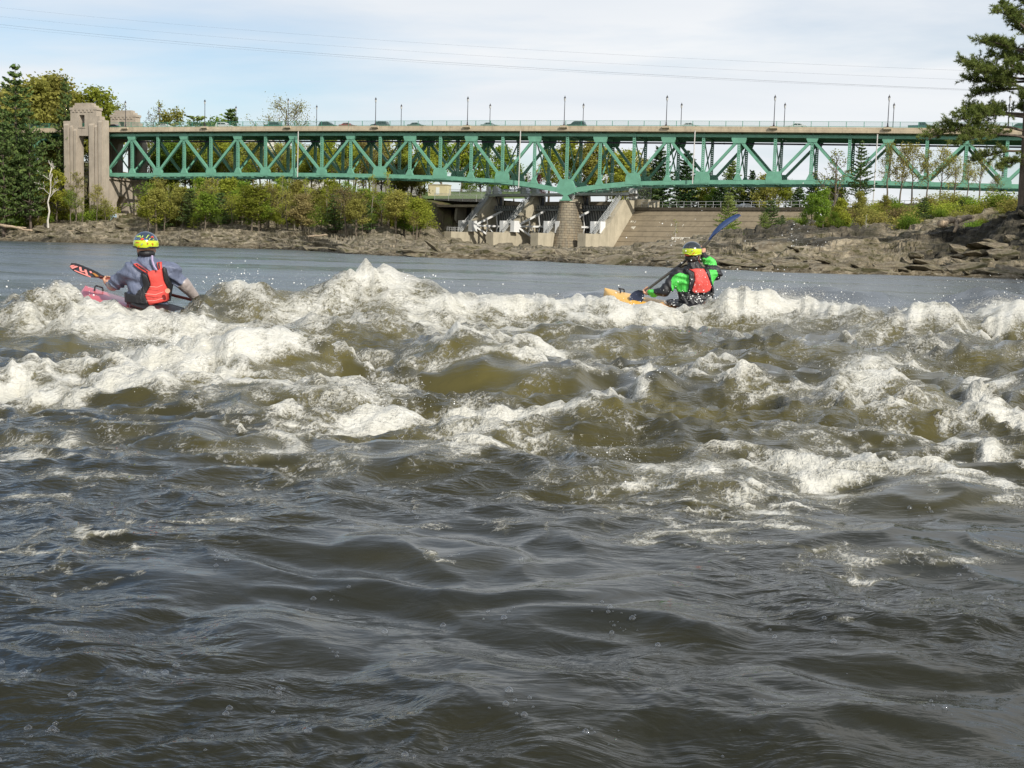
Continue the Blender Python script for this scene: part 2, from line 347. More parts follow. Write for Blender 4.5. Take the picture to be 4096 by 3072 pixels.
# foam, in pixels of the photograph as seen on the risen surface: x, y, rx, ry, weight
FOAM = [
 (60, 300, 34, 12, .8), (20, 312, 40, 9, .7), (110, 322, 120, 10, .95), (190, 333, 110, 8, .8), (60, 330, 60, 6, .5), (240, 290, 22, 12, .9), (275, 300, 40, 10, .55), (300, 312, 60, 12, .75), (375, 300, 90, 18, .60), (400, 281, 70, 9, .95), (370, 276, 40, 5, .8), (440, 308, 60, 12, .85),
 (500, 302, 60, 8, .95), (560, 306, 60, 10, 1.0), (620, 311, 60, 7, .95), (680, 316, 60, 8, .9), (560, 318, 90, 9, .6), (735, 302, 40, 10, .95), (775, 300, 50, 12, 1.05), (815, 308, 40, 10, .9), (850, 313, 40, 9, .9), (925, 316, 45, 9, .85), (1000, 307, 40, 10, .95), (960, 325, 60, 8, .5), (1090, 306, 60, 12, .9),
 (985, 281, 25, 3.5, 1.0), (640, 325, 90, 7, .6), (700, 332, 60, 5, .5), (800, 322, 70, 9, .6), (860, 330, 60, 8, .5),
 (330, 325, 90, 9, .7), (400, 330, 70, 7, .5), (250, 325, 50, 8, .5), (460, 338, 40, 12, .65), (500, 350, 30, 14, .45), (540, 352, 40, 6, .45),
 (130, 356, 40, 9, .85), (185, 350, 42, 11, 1.0), (240, 352, 40, 12, 1.05), (285, 348, 34, 12, 1.0), (320, 343, 36, 4, .6), (90, 362, 40, 8, .5), (115, 380, 20, 9, .75), (145, 382, 22, 7, .7), (30, 375, 40, 8, .35), (30, 395, 40, 9, .55), (100, 398, 50, 6, .5),
 (240, 378, 60, 9, .25), (335, 390, 30, 9, .8), (360, 400, 55, 12, .6), (405, 396, 26, 5, .8), (300, 405, 60, 8, .6), (220, 410, 60, 6, .5), (375, 412, 60, 8, .5), (460, 413, 30, 7, 1.0), (500, 420, 50, 9, 1.0), (560, 415, 45, 7, .9), (610, 404, 30, 5, .9), (642, 388, 13, 11, .85), (648, 372, 7, 7, .8),
 (480, 432, 60, 10, .75), (540, 440, 60, 8, .6), (430, 445, 50, 10, .45), (470, 455, 60, 6, .6), (300, 430, 50, 6, .45), (250, 425, 60, 5, .4),
 (700, 375, 25, 5, .5), (740, 385, 30, 4, .45), (760, 370, 40, 7, .4), (840, 385, 30, 8, .75), (865, 375, 34, 9, .85), (905, 370, 40, 7, .8), (850, 402, 40, 9, .9), (880, 415, 30, 10, .75), (895, 430, 18, 8, .75), (950, 405, 40, 9, .5), (970, 418, 30, 7, .75), (985, 388, 30, 5, .45), (1010, 350, 40, 8, .4), (930, 345, 60, 8, .35), (900, 338, 40, 6, .4),
 (590, 345, 50, 5, .35), (610, 360, 50, 4, .3), (780, 350, 50, 6, .3), (700, 352, 40, 4, .35),
 (620, 462, 18, 7, .6), (650, 470, 34, 9, .8), (690, 478, 34, 7, .8), (640, 485, 45, 8, .55), (590, 488, 50, 6, .45), (560, 480, 40, 5, .3), (745, 492, 45, 7, .7), (775, 508, 36, 7, 1.0), (755, 522, 50, 4.5, .95), (800, 530, 34, 4, .8), (700, 500, 50, 7, .4),
 (835, 495, 20, 7, .9), (860, 460, 22, 6, .7), (900, 465, 34, 7, .6), (945, 482, 44, 4.5, .85), (880, 476, 60, 5, .45), (800, 465, 30, 5, .4), (800, 447, 40, 5, .35), (820, 480, 40, 5, .35), (930, 455, 30, 5, .45),
 (220, 452, 20, 6, .45), (60, 470, 50, 6, .4), (130, 474, 50, 5, .5), (30, 505, 40, 4, .3), (200, 487, 60, 4, .4), (250, 498, 50, 4, .35), (110, 452, 60, 6, .3), (30, 440, 60, 8, .35),
 (430, 553, 9, 5, .8), (440, 560, 30, 3, .35), (900, 550, 60, 6, .5), (960, 560, 50, 6, .55), (840, 560, 50, 5, .35), (800, 570, 30, 8, .35), (860, 580, 40, 5, .4), (660, 577, 14, 4, .4), (840, 622, 14, 3, .45), (640, 645, 30, 3, .2), (1000, 545, 40, 6, .4), (990, 625, 20, 4, .3)]
AER = [(400, 330, 520, 50, .70), (370, 290, 90, 22, .55), (240, 380, 130, 18, .9), (60, 375, 60, 10, .8), (510, 370, 45, 32, .75), (200, 320, 200, 16, .3), (420, 425, 170, 40, .65), (720, 355, 50, 18, .65), (700, 415, 120, 30, .55), (900, 395, 90, 35, .7), (650, 490, 120, 30, .6), (780, 330, 220, 30, .3),
 (240, 445, 60, 14, .5), (480, 560, 60, 8, .45), (640, 640, 60, 8, .45), (880, 650, 50, 14, .3), (900, 490, 120, 40, .3), (300, 470, 120, 20, .25), (420, 556, 60, 6, .4), (925, 312, 60, 12, .5)]
def pix_field(px, py, L):
    s = np.zeros_like(px)
    for (x, y, rx, ry, w) in L:
        m = (np.abs(px - x) < rx * 2.3) & (np.abs(py - y) < ry * 2.3)
        s[m] = np.maximum(s[m], w * np.exp(-((px[m] - x) / rx) ** 2 - ((py[m] - y) / ry) ** 2)) + 0.25 * np.minimum(s[m], w * np.exp(-((px[m] - x) / rx) ** 2 - ((py[m] - y) / ry) ** 2))
    return s
def water_fields(X, Y):
    hb = water_big(X, Y)
    slope = (water_big(X, Y + 0.12) - hb) / 0.12
    P = np.stack([X, Y, hb], -1); px, py = project(P)
    wob = 10 * perlin(X * 0.9, Y * 0.9, 31) + 6 * perlin(X * 2.7, Y * 2.7, 32)
    wob2 = 4 * perlin(X * 0.9, Y * 0.9, 33) + 2.5 * perlin(X * 2.7, Y * 2.7, 34)
    nearfade = 1 - sstep(26, 34, Y)
    f0 = pix_field(px + wob, py + wob2, FOAM) * nearfade
    turb = sstep(4.6, 8.0, Y) * (1 - sstep(14.0, 17.5, Y))
    wx = X + 0.16 * perlin(X * 1.3, Y * 1.3, 41) + .05 * perlin(X * 3.7, Y * 3.7, 48); wy = Y + 0.16 * perlin(X * 1.3, Y * 1.3, 42) + .05 * perlin(X * 3.7, Y * 3.7, 49)
    # lace: thin threads of old foam drawn out over the whole rapid
    la = np.clip(1 - np.abs(perlin(wx * 1.1, wy * 1.5, 66)) * 3.2, 0, 1); lb = np.clip(1 - np.abs(perlin(wx * 2.6, wy * 3.4, 67)) * 2.6, 0, 1); lm = sstep(-.25, .45, perlin(X * .45, Y * .5, 68) + .4 * perlin(X * 1.2, Y * 1.2, 69))
    lace = (0.72 * la + 0.56 * lb) * (.32 + .68 * lm) * (.09 + .91 * sstep(4.4, 6.8, Y) * (1 - sstep(14.0, 17.5, Y))) * nearfade
    thr = np.clip(1 - np.abs(perlin(wx * 1.5, wy * 2.6, 92)) * 7, 0, 1) + .8 * np.clip(1 - np.abs(perlin(wx * 3.1, wy * 5.0, 93)) * 6, 0, 1); lace = np.maximum(lace, (.52 * thr) * sstep(-.15, .35, perlin(X * .8, Y * 1.1, 94) + .3 * perlin(X * 2, Y * 2.4, 95)) * sstep(3.4, 4.6, Y) * (1 - sstep(7, 9, Y)))
    crest = sstep(.10, .34, hb - base_level(Y)) * sstep(7, 9, Y) * (1 - sstep(15, 18, Y))
    foam = np.clip(np.maximum(f0, .45 * f0 + lace) + .22 * crest * (.5 + perlin(wx * 2, wy * 2, 70)), 0, 1.15)
    aer0 = np.clip(pix_field(px + wob, py + wob2, AER) * nearfade, 0, 1)
    aer = np.clip((.30 + .40 * turb + .75 * aer0) * sstep(-.10, .55, slope + .10 * perlin(wx * 2, wy * 3, 88)), 0, 1) + .25 * aer0 + .20 * turb
    aer = np.clip(aer, 0, 1) * (1 - sstep(16, 24, Y)) * (.35 + .65 * sstep(3.5, 6.5, Y))
    # chop: crossing wavelets with sharpened backs; boils leave smooth patches between
    boil = sstep(-.35, .30, perlin(X * .55, Y * .6, 90) + .35 * perlin(X * 1.4, Y * 1.4, 91))
    c1 = perlin(wx * 0.9, wy * 1.25, 43); c2 = 1 - np.abs(perlin(wx * 1.7, wy * 2.5, 44)) * 2; c3 = 1 - np.abs(perlin(wx * 3.6, wy * 5.2, 45)) * 2
    c4 = perlin(wx * 7.0, wy * 10.5, 46); c5 = 1 - np.abs(perlin(wx * 13.0, wy * 19.0, 47)) * 2
    calm = sstep(14.0, 20.0, Y); a = 0.42 + 0.58 * turb
    h = hb + a * (1 - 0.8 * calm) * ((.075 + .03 * turb) * c1 + (.042 + .030 * turb) * (c2 - .4) + (.25 + .75 * boil) * (.018 + .022 * turb) * (c3 - .4)) + (1 - calm) * (.2 + .8 * boil) * (0.0075 * c4 + 0.0030 * c5)
    # pool: long low undulations with current lines
    band = sstep(-.3, .5, perlin(X * .05, Y * .12, 54))
    h += calm * (0.07 * perlin(X * 0.10, Y * 0.20, 51) + 0.045 * perlin(X * 0.28, Y * 0.62, 52) * (1 - sstep(80, 200, Y)) + (.3 + band) * 0.028 * (1 - 2 * np.abs(perlin(X * .6, Y * 1.3, 53))) * (1 - sstep(45, 110, Y)))
    # foam is lumpy and stands proud, like piled suds
    lump = np.abs(perlin(wx * 2.6, wy * 3.2, 61)) * 1.5 + np.abs(perlin(wx * 6.0, wy * 7.2, 62)) * 0.55 + np.abs(perlin(wx * 14.0, wy * 16.0, 63)) * 0.20
    fstr = sstep(.40, 1.0, foam + 0.25 * perlin(X * 2.2, Y * 2.2, 64)); ht = sstep(5.0, 9.0, Y) * (1 - .5 * sstep(14, 20, Y))
    h += fstr * lump * (0.014 + 0.054 * ht)
    return h, foam, aer, boil
def build_water():
    ang = np.radians(np.concatenate([np.linspace(-60, -27.4, 75), np.linspace(-27, 27, 810), np.linspace(27.4, 60, 75)]))
    # rows: even steps of viewing angle near, then stretching to the far shore
    dep = np.linspace(math.atan(1.2 / 1.3), math.atan(1.0 / 24.0), 560)
    r1 = 1.15 / np.tan(dep); r1 = r1[r1 < 24]
    r2 = np.exp(np.linspace(math.log(r1[-1] * 1.02), math.log(480.0), 150))
    r = np.concatenate([r1, r2])
    A, RR = np.meshgrid(ang, r)
    X = np.tan(A) * RR; Y = RR
    jx = 0.0
    h, foam, aer, boil = water_fields(X.ravel(), Y.ravel())
    V = np.stack([X.ravel(), Y.ravel(), h], -1)
    nr, nc = X.shape
    i = np.arange((nr - 1) * (nc - 1)); rr = i // (nc - 1); cc = i % (nc - 1); a = rr * nc + cc
    Fq = np.stack([a, a + 1, a + nc + 1, a + nc], -1)
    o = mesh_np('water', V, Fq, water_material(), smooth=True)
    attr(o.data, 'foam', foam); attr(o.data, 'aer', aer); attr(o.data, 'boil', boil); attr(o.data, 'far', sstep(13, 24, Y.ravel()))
    tag(o, 'dark olive river breaking into white rapids with a calm pool beyond', 'water', kind='structure')
    # the river bed and the river outside the view, so that nothing ends in air
    b = MB(); b.add([(-900, -200, -0.9), (900, -200, -0.9), (900, 700, -0.9), (-900, 700, -0.9)], [(0, 1, 2, 3)])
    bo = b.build('river_bed', plain('river_bed_mud', (0.03, 0.028, 0.02), 0.9)); tag(bo, kind='structure')
    return o
WATER = build_water()

# ------------------------------------------------------------------ spray and bubbles
def water_h(x, y): return water_fields(np.atleast_1d(np.asarray(x, float)), np.atleast_1d(np.asarray(y, float)))[0]
_ICO = bmesh.new(); bmesh.ops.create_icosphere(_ICO, subdivisions=1, radius=1.0); _iv = np.array([v.co for v in _ICO.verts]); _if = np.array([[v.index for v in f.verts] for f in _ICO.faces]); _ICO.free()
def balls(name, C, Rr, mat, label, cat, squash=None):
    n = len(C); V = (_iv[None] * Rr[:, None, None] * (np.ones((n, 1, 3)) if squash is None else squash[:, None, :]) + C[:, None, :]).reshape(-1, 3); Fq = (_if[None] + (np.arange(n) * len(_iv))[:, None, None]).reshape(-1, 3)
    return tag(mesh_np(name, V, Fq, mat, smooth=True), label, cat, kind='stuff')
def spray():
    rng = np.random.RandomState(8); C = []; Rr = []
    # pixel of the splash foot, distance, half width (m), height (m), number
    for (px, py, Y, w, hh, n) in ((235, 288, 12.9, .30, .22, 160), (55, 293, 11.5, .35, .12, 70), (345, 284, 13.4, .5, .14, 120), (395, 280, 13.6, .5, .10, 100), (500, 300, 13.9, .6, .12, 120), (560, 303, 14.0, .6, .08, 90), (640, 304, 13.8, .5, .14, 120), (705, 300, 14.2, .25, .30, 130), (770, 292, 14.6, .6, .20, 260), (745, 300, 14.3, .4, .15, 90), (830, 303, 14.4, .5, .12, 90), (925, 308, 13.2, .5, .10, 80), (1000, 303, 13.4, .6, .16, 120), (190, 343, 9.1, .5, .12, 160), (280, 341, 9.3, .4, .10, 120), (115, 375, 8.5, .2, .12, 90), (145, 378, 8.4, .2, .08, 50), (400, 398, 7.8, .3, .08, 70), (650, 372, 8.6, .1, .10, 40), (885, 368, 8.9, .5, .08, 80), (620, 462, 6.3, .2, .08, 60), (985, 281, 25, .7, .15, 60), (690, 262, 15.0, .4, .5, 50), (800, 245, 15.6, .35, .6, 90)):
        P = at_y(px, py, Y); t = rng.rand(n) ** 1.7; z = t * hh * (1.0 + .6 * rng.randn(n)); C.append(np.stack([P[0] + w * rng.randn(n) * .6, Y + .2 * rng.randn(n), P[2] + np.abs(z) - .02], -1)); Rr.append((.0022 + .0075 * rng.rand(n) ** 4) * (1 if Y > 9.5 else .55))
    C2 = np.concatenate(C); i2 = rng.randint(0, len(C2), 5000); i2 = i2[C2[i2, 1] < 16]; C.append(C2[i2] + rng.normal(0, 1, (len(i2), 3)) * np.array([.07, .05, .035])); Rr.append(.0009 + .0016 * rng.rand(len(i2)) ** 2)
    t = NT('spray_water'); t.set(Base_Color=(.82, .82, .80), Roughness=.12, IOR=1.33); balls('spray', np.concatenate(C), np.concatenate(Rr), t.mat, 'white droplets of spray thrown up from the breaking waves', 'spray')
    # bubbles riding on the near water, mostly in small rafts
    X = []; Y = []; Rb = []
    for k in range(110):
        px = rng.uniform(-60, 1080); py = 470 + 290 * rng.rand() ** .9; Pp = at_z(px, py, -.17); m = 1 + int(rng.rand() ** 2.5 * 9)
        for q in range(m): X.append(Pp[0] + rng.randn() * .035); Y.append(Pp[1] + rng.randn() * .035); Rb.append(.003 + .011 * rng.rand() ** 2.6)
    X = np.array(X); Y = np.array(Y); Z = water_h(X, Y); t = NT('bubble_film'); tr = t.n('ShaderNodeBsdfTransparent'); gl = t.n('ShaderNodeBsdfGlossy'); gl.inputs['Roughness'].default_value = .03; fr = t.n('ShaderNodeLayerWeight'); fr.inputs[0].default_value = .35; mx = t.n('ShaderNodeMixShader'); t.l(t.math('ADD', .06, t.math('MULTIPLY', fr.outputs['Facing'], .5)), mx.inputs[0]); t.l(tr.outputs[0], mx.inputs[1]); t.l(gl.outputs[0], mx.inputs[2]); t.l(mx.outputs[0], t.out.inputs['Surface'])
    balls('bubbles', np.stack([X, Y, Z + np.array(Rb) * .3], -1), np.array(Rb), t.mat, 'clear bubbles drifting on the dark near water', 'bubbles')
spray()
# ------------------------------------------------------------------ TERRAIN: rocky banks, shelf below the dam, wooded hill, right bank
def hor(x): return 1004.0 + 0.0279 * (x - 2048.0)          # horizon row in the photograph (4096 px units)
SHORE = [(-1200, 940), (-500, 948), (0, 962), (512, 978), (800, 988), (1024, 995), (1200, 1002), (1400, 1017), (1700, 1030), (2024, 1040), (2350, 1056), (2724, 1072), (3000, 1084), (3300, 1095), (3650, 1101), (4096, 1116), (4700, 1150), (5600, 1190)]
_sp = np.array([at_z(x / 4, y / 4, 0.0) for x, y in SHORE])
_sa = np.array([(x - 2048) / 5000.0 for x, _ in SHORE]); _sY = np.minimum(_sp[:, 1], 360.0)
# profiles: column in the photograph -> (distance beyond/at Y, height)
def pz(x, y, Y): return 1.0 + (hor(x) - y) * Y / 5000.0
def prof(x, L): return (x, [(Y, (pz(x, v, Y) if v > 100 else v)) for Y, v in L])
PROF = [
 prof(-900, [(370, 3), (385, 8), (410, 18), (450, 30), (700, 38)]),
 prof(0, [(336, 947), (346, 920), (362, 888), (380, 8.2), (405, 16), (440, 28), (700, 38)]),
 prof(280, [(305, 958), (325, 925), (345, 890), (366, 9.5), (405, 17), (440, 28), (700, 36)]),
 prof(560, [(300, 968), (320, 930), (345, 878), (362, 9.0), (400, 15), (440, 24), (700, 30)]),
 prof(800, [(275, 975), (300, 940), (325, 905), (342, 8.0), (370, 15), (400, 18), (700, 20)]),
 prof(1024, [(262, 985), (290, 950), (308, 925), (325, 7.5), (350, 14), (380, 17), (700, 19)]),
 prof(1250, [(235, 992), (285, 960), (305, 930), (322, 7.2), (345, 14), (370, 17), (700, 19)]),
 prof(1500, [(200, 1005), (270, 975), (300, 930), (316, 890), (330, 10.5), (348, 15), (370, 17), (700, 19)]),
 prof(1690, [(170, 1015), (260, 992), (300, 965), (316, 915), (332, 9.8), (348, 14), (370, 16.5), (700, 19)]),
 prof(1770, [(165, 1012), (240, 996), (295, 980), (318, 3.0), (334, 4.5), (348, 13), (370, 16.4), (700, 19)]),
 prof(1900, [(160, 1018), (230, 1000), (290, 1.55), (315, 1.6), (338, 1.8), (362, 2.5), (376, 16.3), (700, 19)]),
 prof(2264, [(150, 1022), (220, 1003), (280, 1.55), (305, 1.6), (345, 1.8), (372, 2.5), (384, 15.5), (700, 19)]),
 prof(2450, [(140, 1030), (200, 1005), (260, 1.7), (300, 1.8), (322, 2.0), (352, 2.5), (368, 13.0), (700, 18)]),
 prof(2700, [(120, 1040), (165, 996), (190, 968), (230, 2.0), (285, 2.0), (335, 2.5), (352, 12.5), (700, 18)]),
 prof(2900, [(110, 1048), (135, 1015), (160, 968), (196, 925), (225, 3.8), (262, 2.5), (322, 2.5), (338, 12.0), (700, 17)]),
 prof(3200, [(102, 1062), (118, 1010), (140, 965), (165, 925), (190, 890), (222, 5.2), (258, 4.0), (300, 4.0), (325, 11.5), (700, 17)]),
 prof(3500, [(104, 1080), (114, 1030), (128, 965), (145, 930), (165, 890), (205, 845), (250, 812), (330, 13.5), (700, 17)]),
 prof(3800, [(100, 1092), (106, 1055), (112, 1010), (117, 945), (124, 905), (150, 868), (180, 838), (230, 812), (330, 12.5), (700, 16)]),
 prof(4096, [(95, 1106), (98, 1068), (101, 1030), (104, 930), (107, 862), (113, 848), (135, 838), (180, 815), (250, 11), (700, 15)]),
 prof(4900, [(86, 1120), (92, 1060), (98, 950), (104, 850), (112, 790), (140, 770), (200, 11), (700, 15)]),
 prof(5600, [(76, 1.0), (84, 3.0), (90, 6.0), (100, 8.0), (140, 9.5), (200, 11), (700, 15)])]
_pa = np.array([(x - 2048) / 5000.0 for x, _ in PROF])
_TY = np.concatenate([np.linspace(60, 420, 361), np.linspace(425, 700, 40)])
_TAB = []
for (x, L), a in zip(PROF, _pa):
    ys = float(np.interp(a, _sa, _sY)); yy = [0, ys - 12, ys] + [Y for Y, _ in L]; zz = [-3, -1.2, 0.0] + [z for _, z in L]
    yy = np.maximum.accumulate(np.array(yy, float) + np.arange(len(yy)) * 1e-3)
    _TAB.append(np.interp(_TY, yy, zz))
_TAB = np.array(_TAB)
def ground_raw(X, Y):
    X = np.asarray(X, float); Y = np.asarray(Y, float); a = X / np.maximum(Y, 1)
    i = np.clip(np.searchsorted(_pa, a) - 1, 0, len(_pa) - 2); f = np.clip((a - _pa[i]) / (_pa[i + 1] - _pa[i]), 0, 1); f = f * f * (3 - 2 * f)
    yi = np.clip(np.interp(Y, _TY, np.arange(len(_TY))), 0, len(_TY) - 1.001); j = yi.astype(int); g = yi - j
    t = lambda ii: _TAB[ii, j] * (1 - g) + _TAB[ii, j + 1] * g
    # shift the profiles so that the shoreline itself is followed between the columns
    return t(i) * (1 - f) + t(i + 1) * f
def shore_Y(a): return np.interp(a, _sa, _sY)
def ground(X, Y, detail=True):
    X = np.asarray(X, float); Y = np.asarray(Y, float)
    h = ground_raw(X, Y)
    a = X / np.maximum(Y, 1); d = Y - shore_Y(a)
    h = np.where(d < 0, np.minimum(h, d * 0.06), np.maximum(h, np.minimum(d * 0.02, 0.25)))
    rock = sstep(-4, 3, d) * (1 - 0.75 * sstep(8.0, 12.5, h))
    near = sstep(210, 110, Y) if False else 1 - sstep(110, 230, Y)
    # dip of the beds: down to the right on the far bank, up to the right on the near right bank
    right = sstep(0.12, 0.24, a)
    u = np.where(right > .5, X * 0.9 + Y * 0.35, X * 0.85 - Y * 0.5); v = np.where(right > .5, Y * 0.9 - X * 0.35, Y * 0.85 + X * 0.5)
    wu = u + 2.0 * perlin(X * .06, Y * .06, 71); wv = v + 2.0 * perlin(X * .06, Y * .06, 72)
    n = 1.3 * perlin(wu * 0.05, wv * 0.16, 73) + 0.8 * perlin(wu * 0.14, wv * 0.42, 74) + 0.35 * perlin(wu * 0.4, wv * 1.1, 75)
    amp = 0.80 * np.clip(h * 0.35 + 0.35, 0.15, 1.0) * (1.0 + 0.2 * sstep(150, 260, Y))
    hs = h + n * amp * rock
    k = 0.55 + 0.35 * sstep(150, 300, Y)
    tilt = hs + (wu * np.where(right > .5, -0.10, 0.05)) * rock          # ledges follow the beds
    q = tilt / k + .5 * perlin(wu * .09, wv * .25, 76); fl = np.floor(q); fr = q - fl
    ter = (fl + sstep(0.40, 0.62, fr) - .5 * perlin(wu * .09, wv * .25, 76)) * k - (tilt - hs)
    q2 = ter / (k * .36) + .6 * perlin(wu * .3, wv * .9, 79); f2 = np.floor(q2); ter2 = (f2 + sstep(.35, .65, q2 - f2) - .6 * perlin(wu * .3, wv * .9, 79)) * k * .36
    hs = hs * (1 - 0.92 * rock) + ter2 * 0.92 * rock
    hs = hs + rock * (0.10 * perlin(X * 1.1, Y * 1.1, 77) + 0.05 * (1 - np.abs(perlin(X * 2.6, Y * 2.2, 78)) * 2))
    return np.where(d < -1.0, np.minimum(hs, -0.25 + 0 * hs), hs)
def rock_material():
    t = NT('river_rock'); v = t.coords('Object'); veg = t.attr('veg'); wet = t.attr('wet')
    n1 = t.noise(v, 0.35, 6, 0.62); n2 = t.noise(t.coords('Object', scale=(0.5, 0.9, 2.2), rot=(R(8), R(6), R(25))), 1.6, 6, 0.65, 0.6); n3 = t.noise(v, 6.0, 4, 0.6)
    c = t.ramp(n1, [(0.30, (0.135, 0.110, 0.074)), (0.46, (0.27, 0.225, 0.155)), (0.62, (0.39, 0.335, 0.240)), (0.78, (0.24, 0.19, 0.125))])
    c = t.mix(t.ramp(n2, [(0.35, 1.0), (0.56, 0.0)]), c, (0.085, 0.070, 0.048))
    c = t.mix(t.math('MULTIPLY', t.ramp(n3, [(0.5, 0.0), (0.72, 1.0)]), 0.5), c, (0.33, 0.31, 0.25))
    moss = t.math('MULTIPLY', t.ramp(t.noise(v, 0.5, 5, 0.7), [(0.44, 0.0), (0.56, 1.0)]), t.ramp(n2, [(0.40, 0.0), (0.56, 1.0)]))
    c = t.mix(t.math('MULTIPLY', moss, t.math('SUBTRACT', 1.0, wet)), c, (0.060, 0.055, 0.022))
    weed = t.math('MULTIPLY', wet, t.ramp(t.noise(v, 0.8, 5, 0.7), [(0.42, 0.2), (0.58, 1.0)]))
    c = t.mix(weed, c, (0.055, 0.040, 0.016))
    lit = t.ramp(t.noise(v, 0.22, 6, 0.7), [(0.36, (0.095, 0.066, 0.038)), (0.50, (0.10, 0.085, 0.035)), (0.64, (0.070, 0.090, 0.022))])
    c = t.mix(veg, c, lit)
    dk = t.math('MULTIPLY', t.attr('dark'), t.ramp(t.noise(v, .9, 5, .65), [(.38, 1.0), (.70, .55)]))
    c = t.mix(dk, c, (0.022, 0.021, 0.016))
    h = t.math('ADD', t.math('MULTIPLY', n2, 0.5), t.math('MULTIPLY', n3, 0.15))
    t.set(Base_Color=c, Roughness=0.85, Normal=t.bump(h, 0.9, 0.5)); t.b.inputs['Specular IOR Level'].default_value = 0.25
    return t.mat
ROCK = rock_material()
def build_terrain():
    ang = np.linspace(_pa[0] + 0.005, _pa[-1] - 0.005, 1050)
    t = np.linspace(0, 1, 330)
    ys = shore_Y(ang)
    off = -4 + 150 * t ** 1.35 * 0.75 + 520 * np.clip((t - 0.72) / 0.28, 0, 1) ** 2
    Y = ys[None, :] * 0 + (ys[None, :] + off[:, None]); X = Y * ang[None, :]
    Xf, Yf = X.ravel(), Y.ravel(); h = ground(Xf, Yf)
    nr, nc = X.shape; i = np.arange((nr - 1) * (nc - 1)); a = (i // (nc - 1)) * nc + i % (nc - 1)
    Fq = np.stack([a, a + 1, a + nc + 1, a + nc], -1)
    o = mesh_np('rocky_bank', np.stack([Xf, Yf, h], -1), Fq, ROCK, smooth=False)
    hr = ground_raw(Xf, Yf); aa = Xf / Yf; d = Yf - shore_Y(aa)
    veg = sstep(5.2, 8.2, hr + 1.4 * fbm(Xf * .07, Yf * .07, 3, 81)) * sstep(10, 20, d)
    veg = np.maximum(veg * np.where(aa > 0.24, sstep(3.6, 5.5, hr + 1.0 * fbm(Xf * .12, Yf * .12, 3, 82)), 1), 0)
    soil = sstep(0.06, 0.0, np.abs(aa + 0.072)) * 0 
    dark = sstep(.30, .345, aa + .02 * perlin(Xf * .2, Yf * .2, 83)) * sstep(.9, 1.7, hr + .5 * perlin(Xf * .15, Yf * .3, 84)) * (1 - sstep(122, 132, Yf))  # bluff: dark rock, its shade deepened in the colour too
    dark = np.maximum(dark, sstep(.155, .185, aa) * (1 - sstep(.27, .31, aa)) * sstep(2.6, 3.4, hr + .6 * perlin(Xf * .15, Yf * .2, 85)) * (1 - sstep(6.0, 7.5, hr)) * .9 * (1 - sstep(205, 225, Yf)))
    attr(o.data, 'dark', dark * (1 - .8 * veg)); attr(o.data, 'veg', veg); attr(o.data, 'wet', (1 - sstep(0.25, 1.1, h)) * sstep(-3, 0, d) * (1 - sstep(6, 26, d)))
    tag(o, kind='structure'); return o
BANK = build_terrain()
# the ground sheet far beyond, out to the horizon
_g = MB(); _g.add([(-4500, 560, 15), (4500, 560, 12), (4500, 5200, 34), (-4500, 5200, 40)], [(0, 1, 2, 3)])
tag(_g.build('ground', plain('far_ground', (0.07, 0.08, 0.03), 0.9, vary=0.4, nscale=0.02)), kind='structure')
# loose slabs and boulders: angular, flat-lying
def rock_mesh(seed, flat=0.45):
    rng = np.random.RandomState(seed); bm = bmesh.new(); bmesh.ops.create_icosphere(bm, subdivisions=2, radius=1.0)
    pl = rng.normal(size=(7, 3)); pl /= np.linalg.norm(pl, axis=1)[:, None]; dd = 0.45 + 0.35 * rng.rand(7)
    for v in bm.verts:
        p = np.array(v.co)
        for n, d in zip(pl, dd):
            e = p @ n - d
            if e > 0: p = p - n * e
        p = p * (1 + 0.05 * rng.randn()); v.co = (p[0] * 1.25, p[1], p[2] * flat)
    me = bpy.data.meshes.new('rock_slab'); bm.to_mesh(me); bm.free(); me.materials.append(ROCK); return me
_RM = [rock_mesh(s, f) for s, f in ((1, .35), (2, .45), (3, .6), (4, .3), (5, .5))]
def scatter_rocks():
    rng = random.Random(5)
    spots = []
    for _ in range(105):       # shelf below the dam and far left shore
        x = rng.uniform(-100, 2750); a = (x - 2048) / 5000; Y = float(shore_Y(a)) + abs(rng.gauss(0, 22)) + 0.5; spots.append((a * Y, Y, rng.uniform(.5, 1.9)))
    for _ in range(185):       # right bank
        x = rng.uniform(2650, 4300); a = (x - 2048) / 5000; Y = float(shore_Y(a)) + abs(rng.gauss(0, 11)) + 0.3; spots.append((a * Y, Y, rng.uniform(.3, 1.25)))
    for k, (X, Y, s) in enumerate(spots):
        z = float(ground(X, Y)); o = link('rock_slab', _RM[k % 5], BANK); o.location = (X, Y, z + s * 0.05)
        o.scale = (s * rng.uniform(.8, 1.6), s * rng.uniform(.7, 1.2), s * rng.uniform(.6, 1.1)); o.rotation_euler = (rng.gauss(0, .15), rng.gauss(0.1, .2), rng.uniform(-.6, .6))
    # two great boulders behind the green kayaker
    for (x, y, Y, s) in ((2760, 1010, 150, 3.3), (2640, 1012, 175, 3.2), (2500, 1008, 190, 2.2), (3120, 1000, 128, 2.6), (3330, 985, 128, 2.2)):
        P = sy(x, y, Y); o = link('boulder', _RM[2], BANK); o.location = (P[0], P[1], P[2] - 0.3); o.scale = (s, s, s * 1.0); o.rotation_euler = (0, -.1, .2)
scatter_rocks()
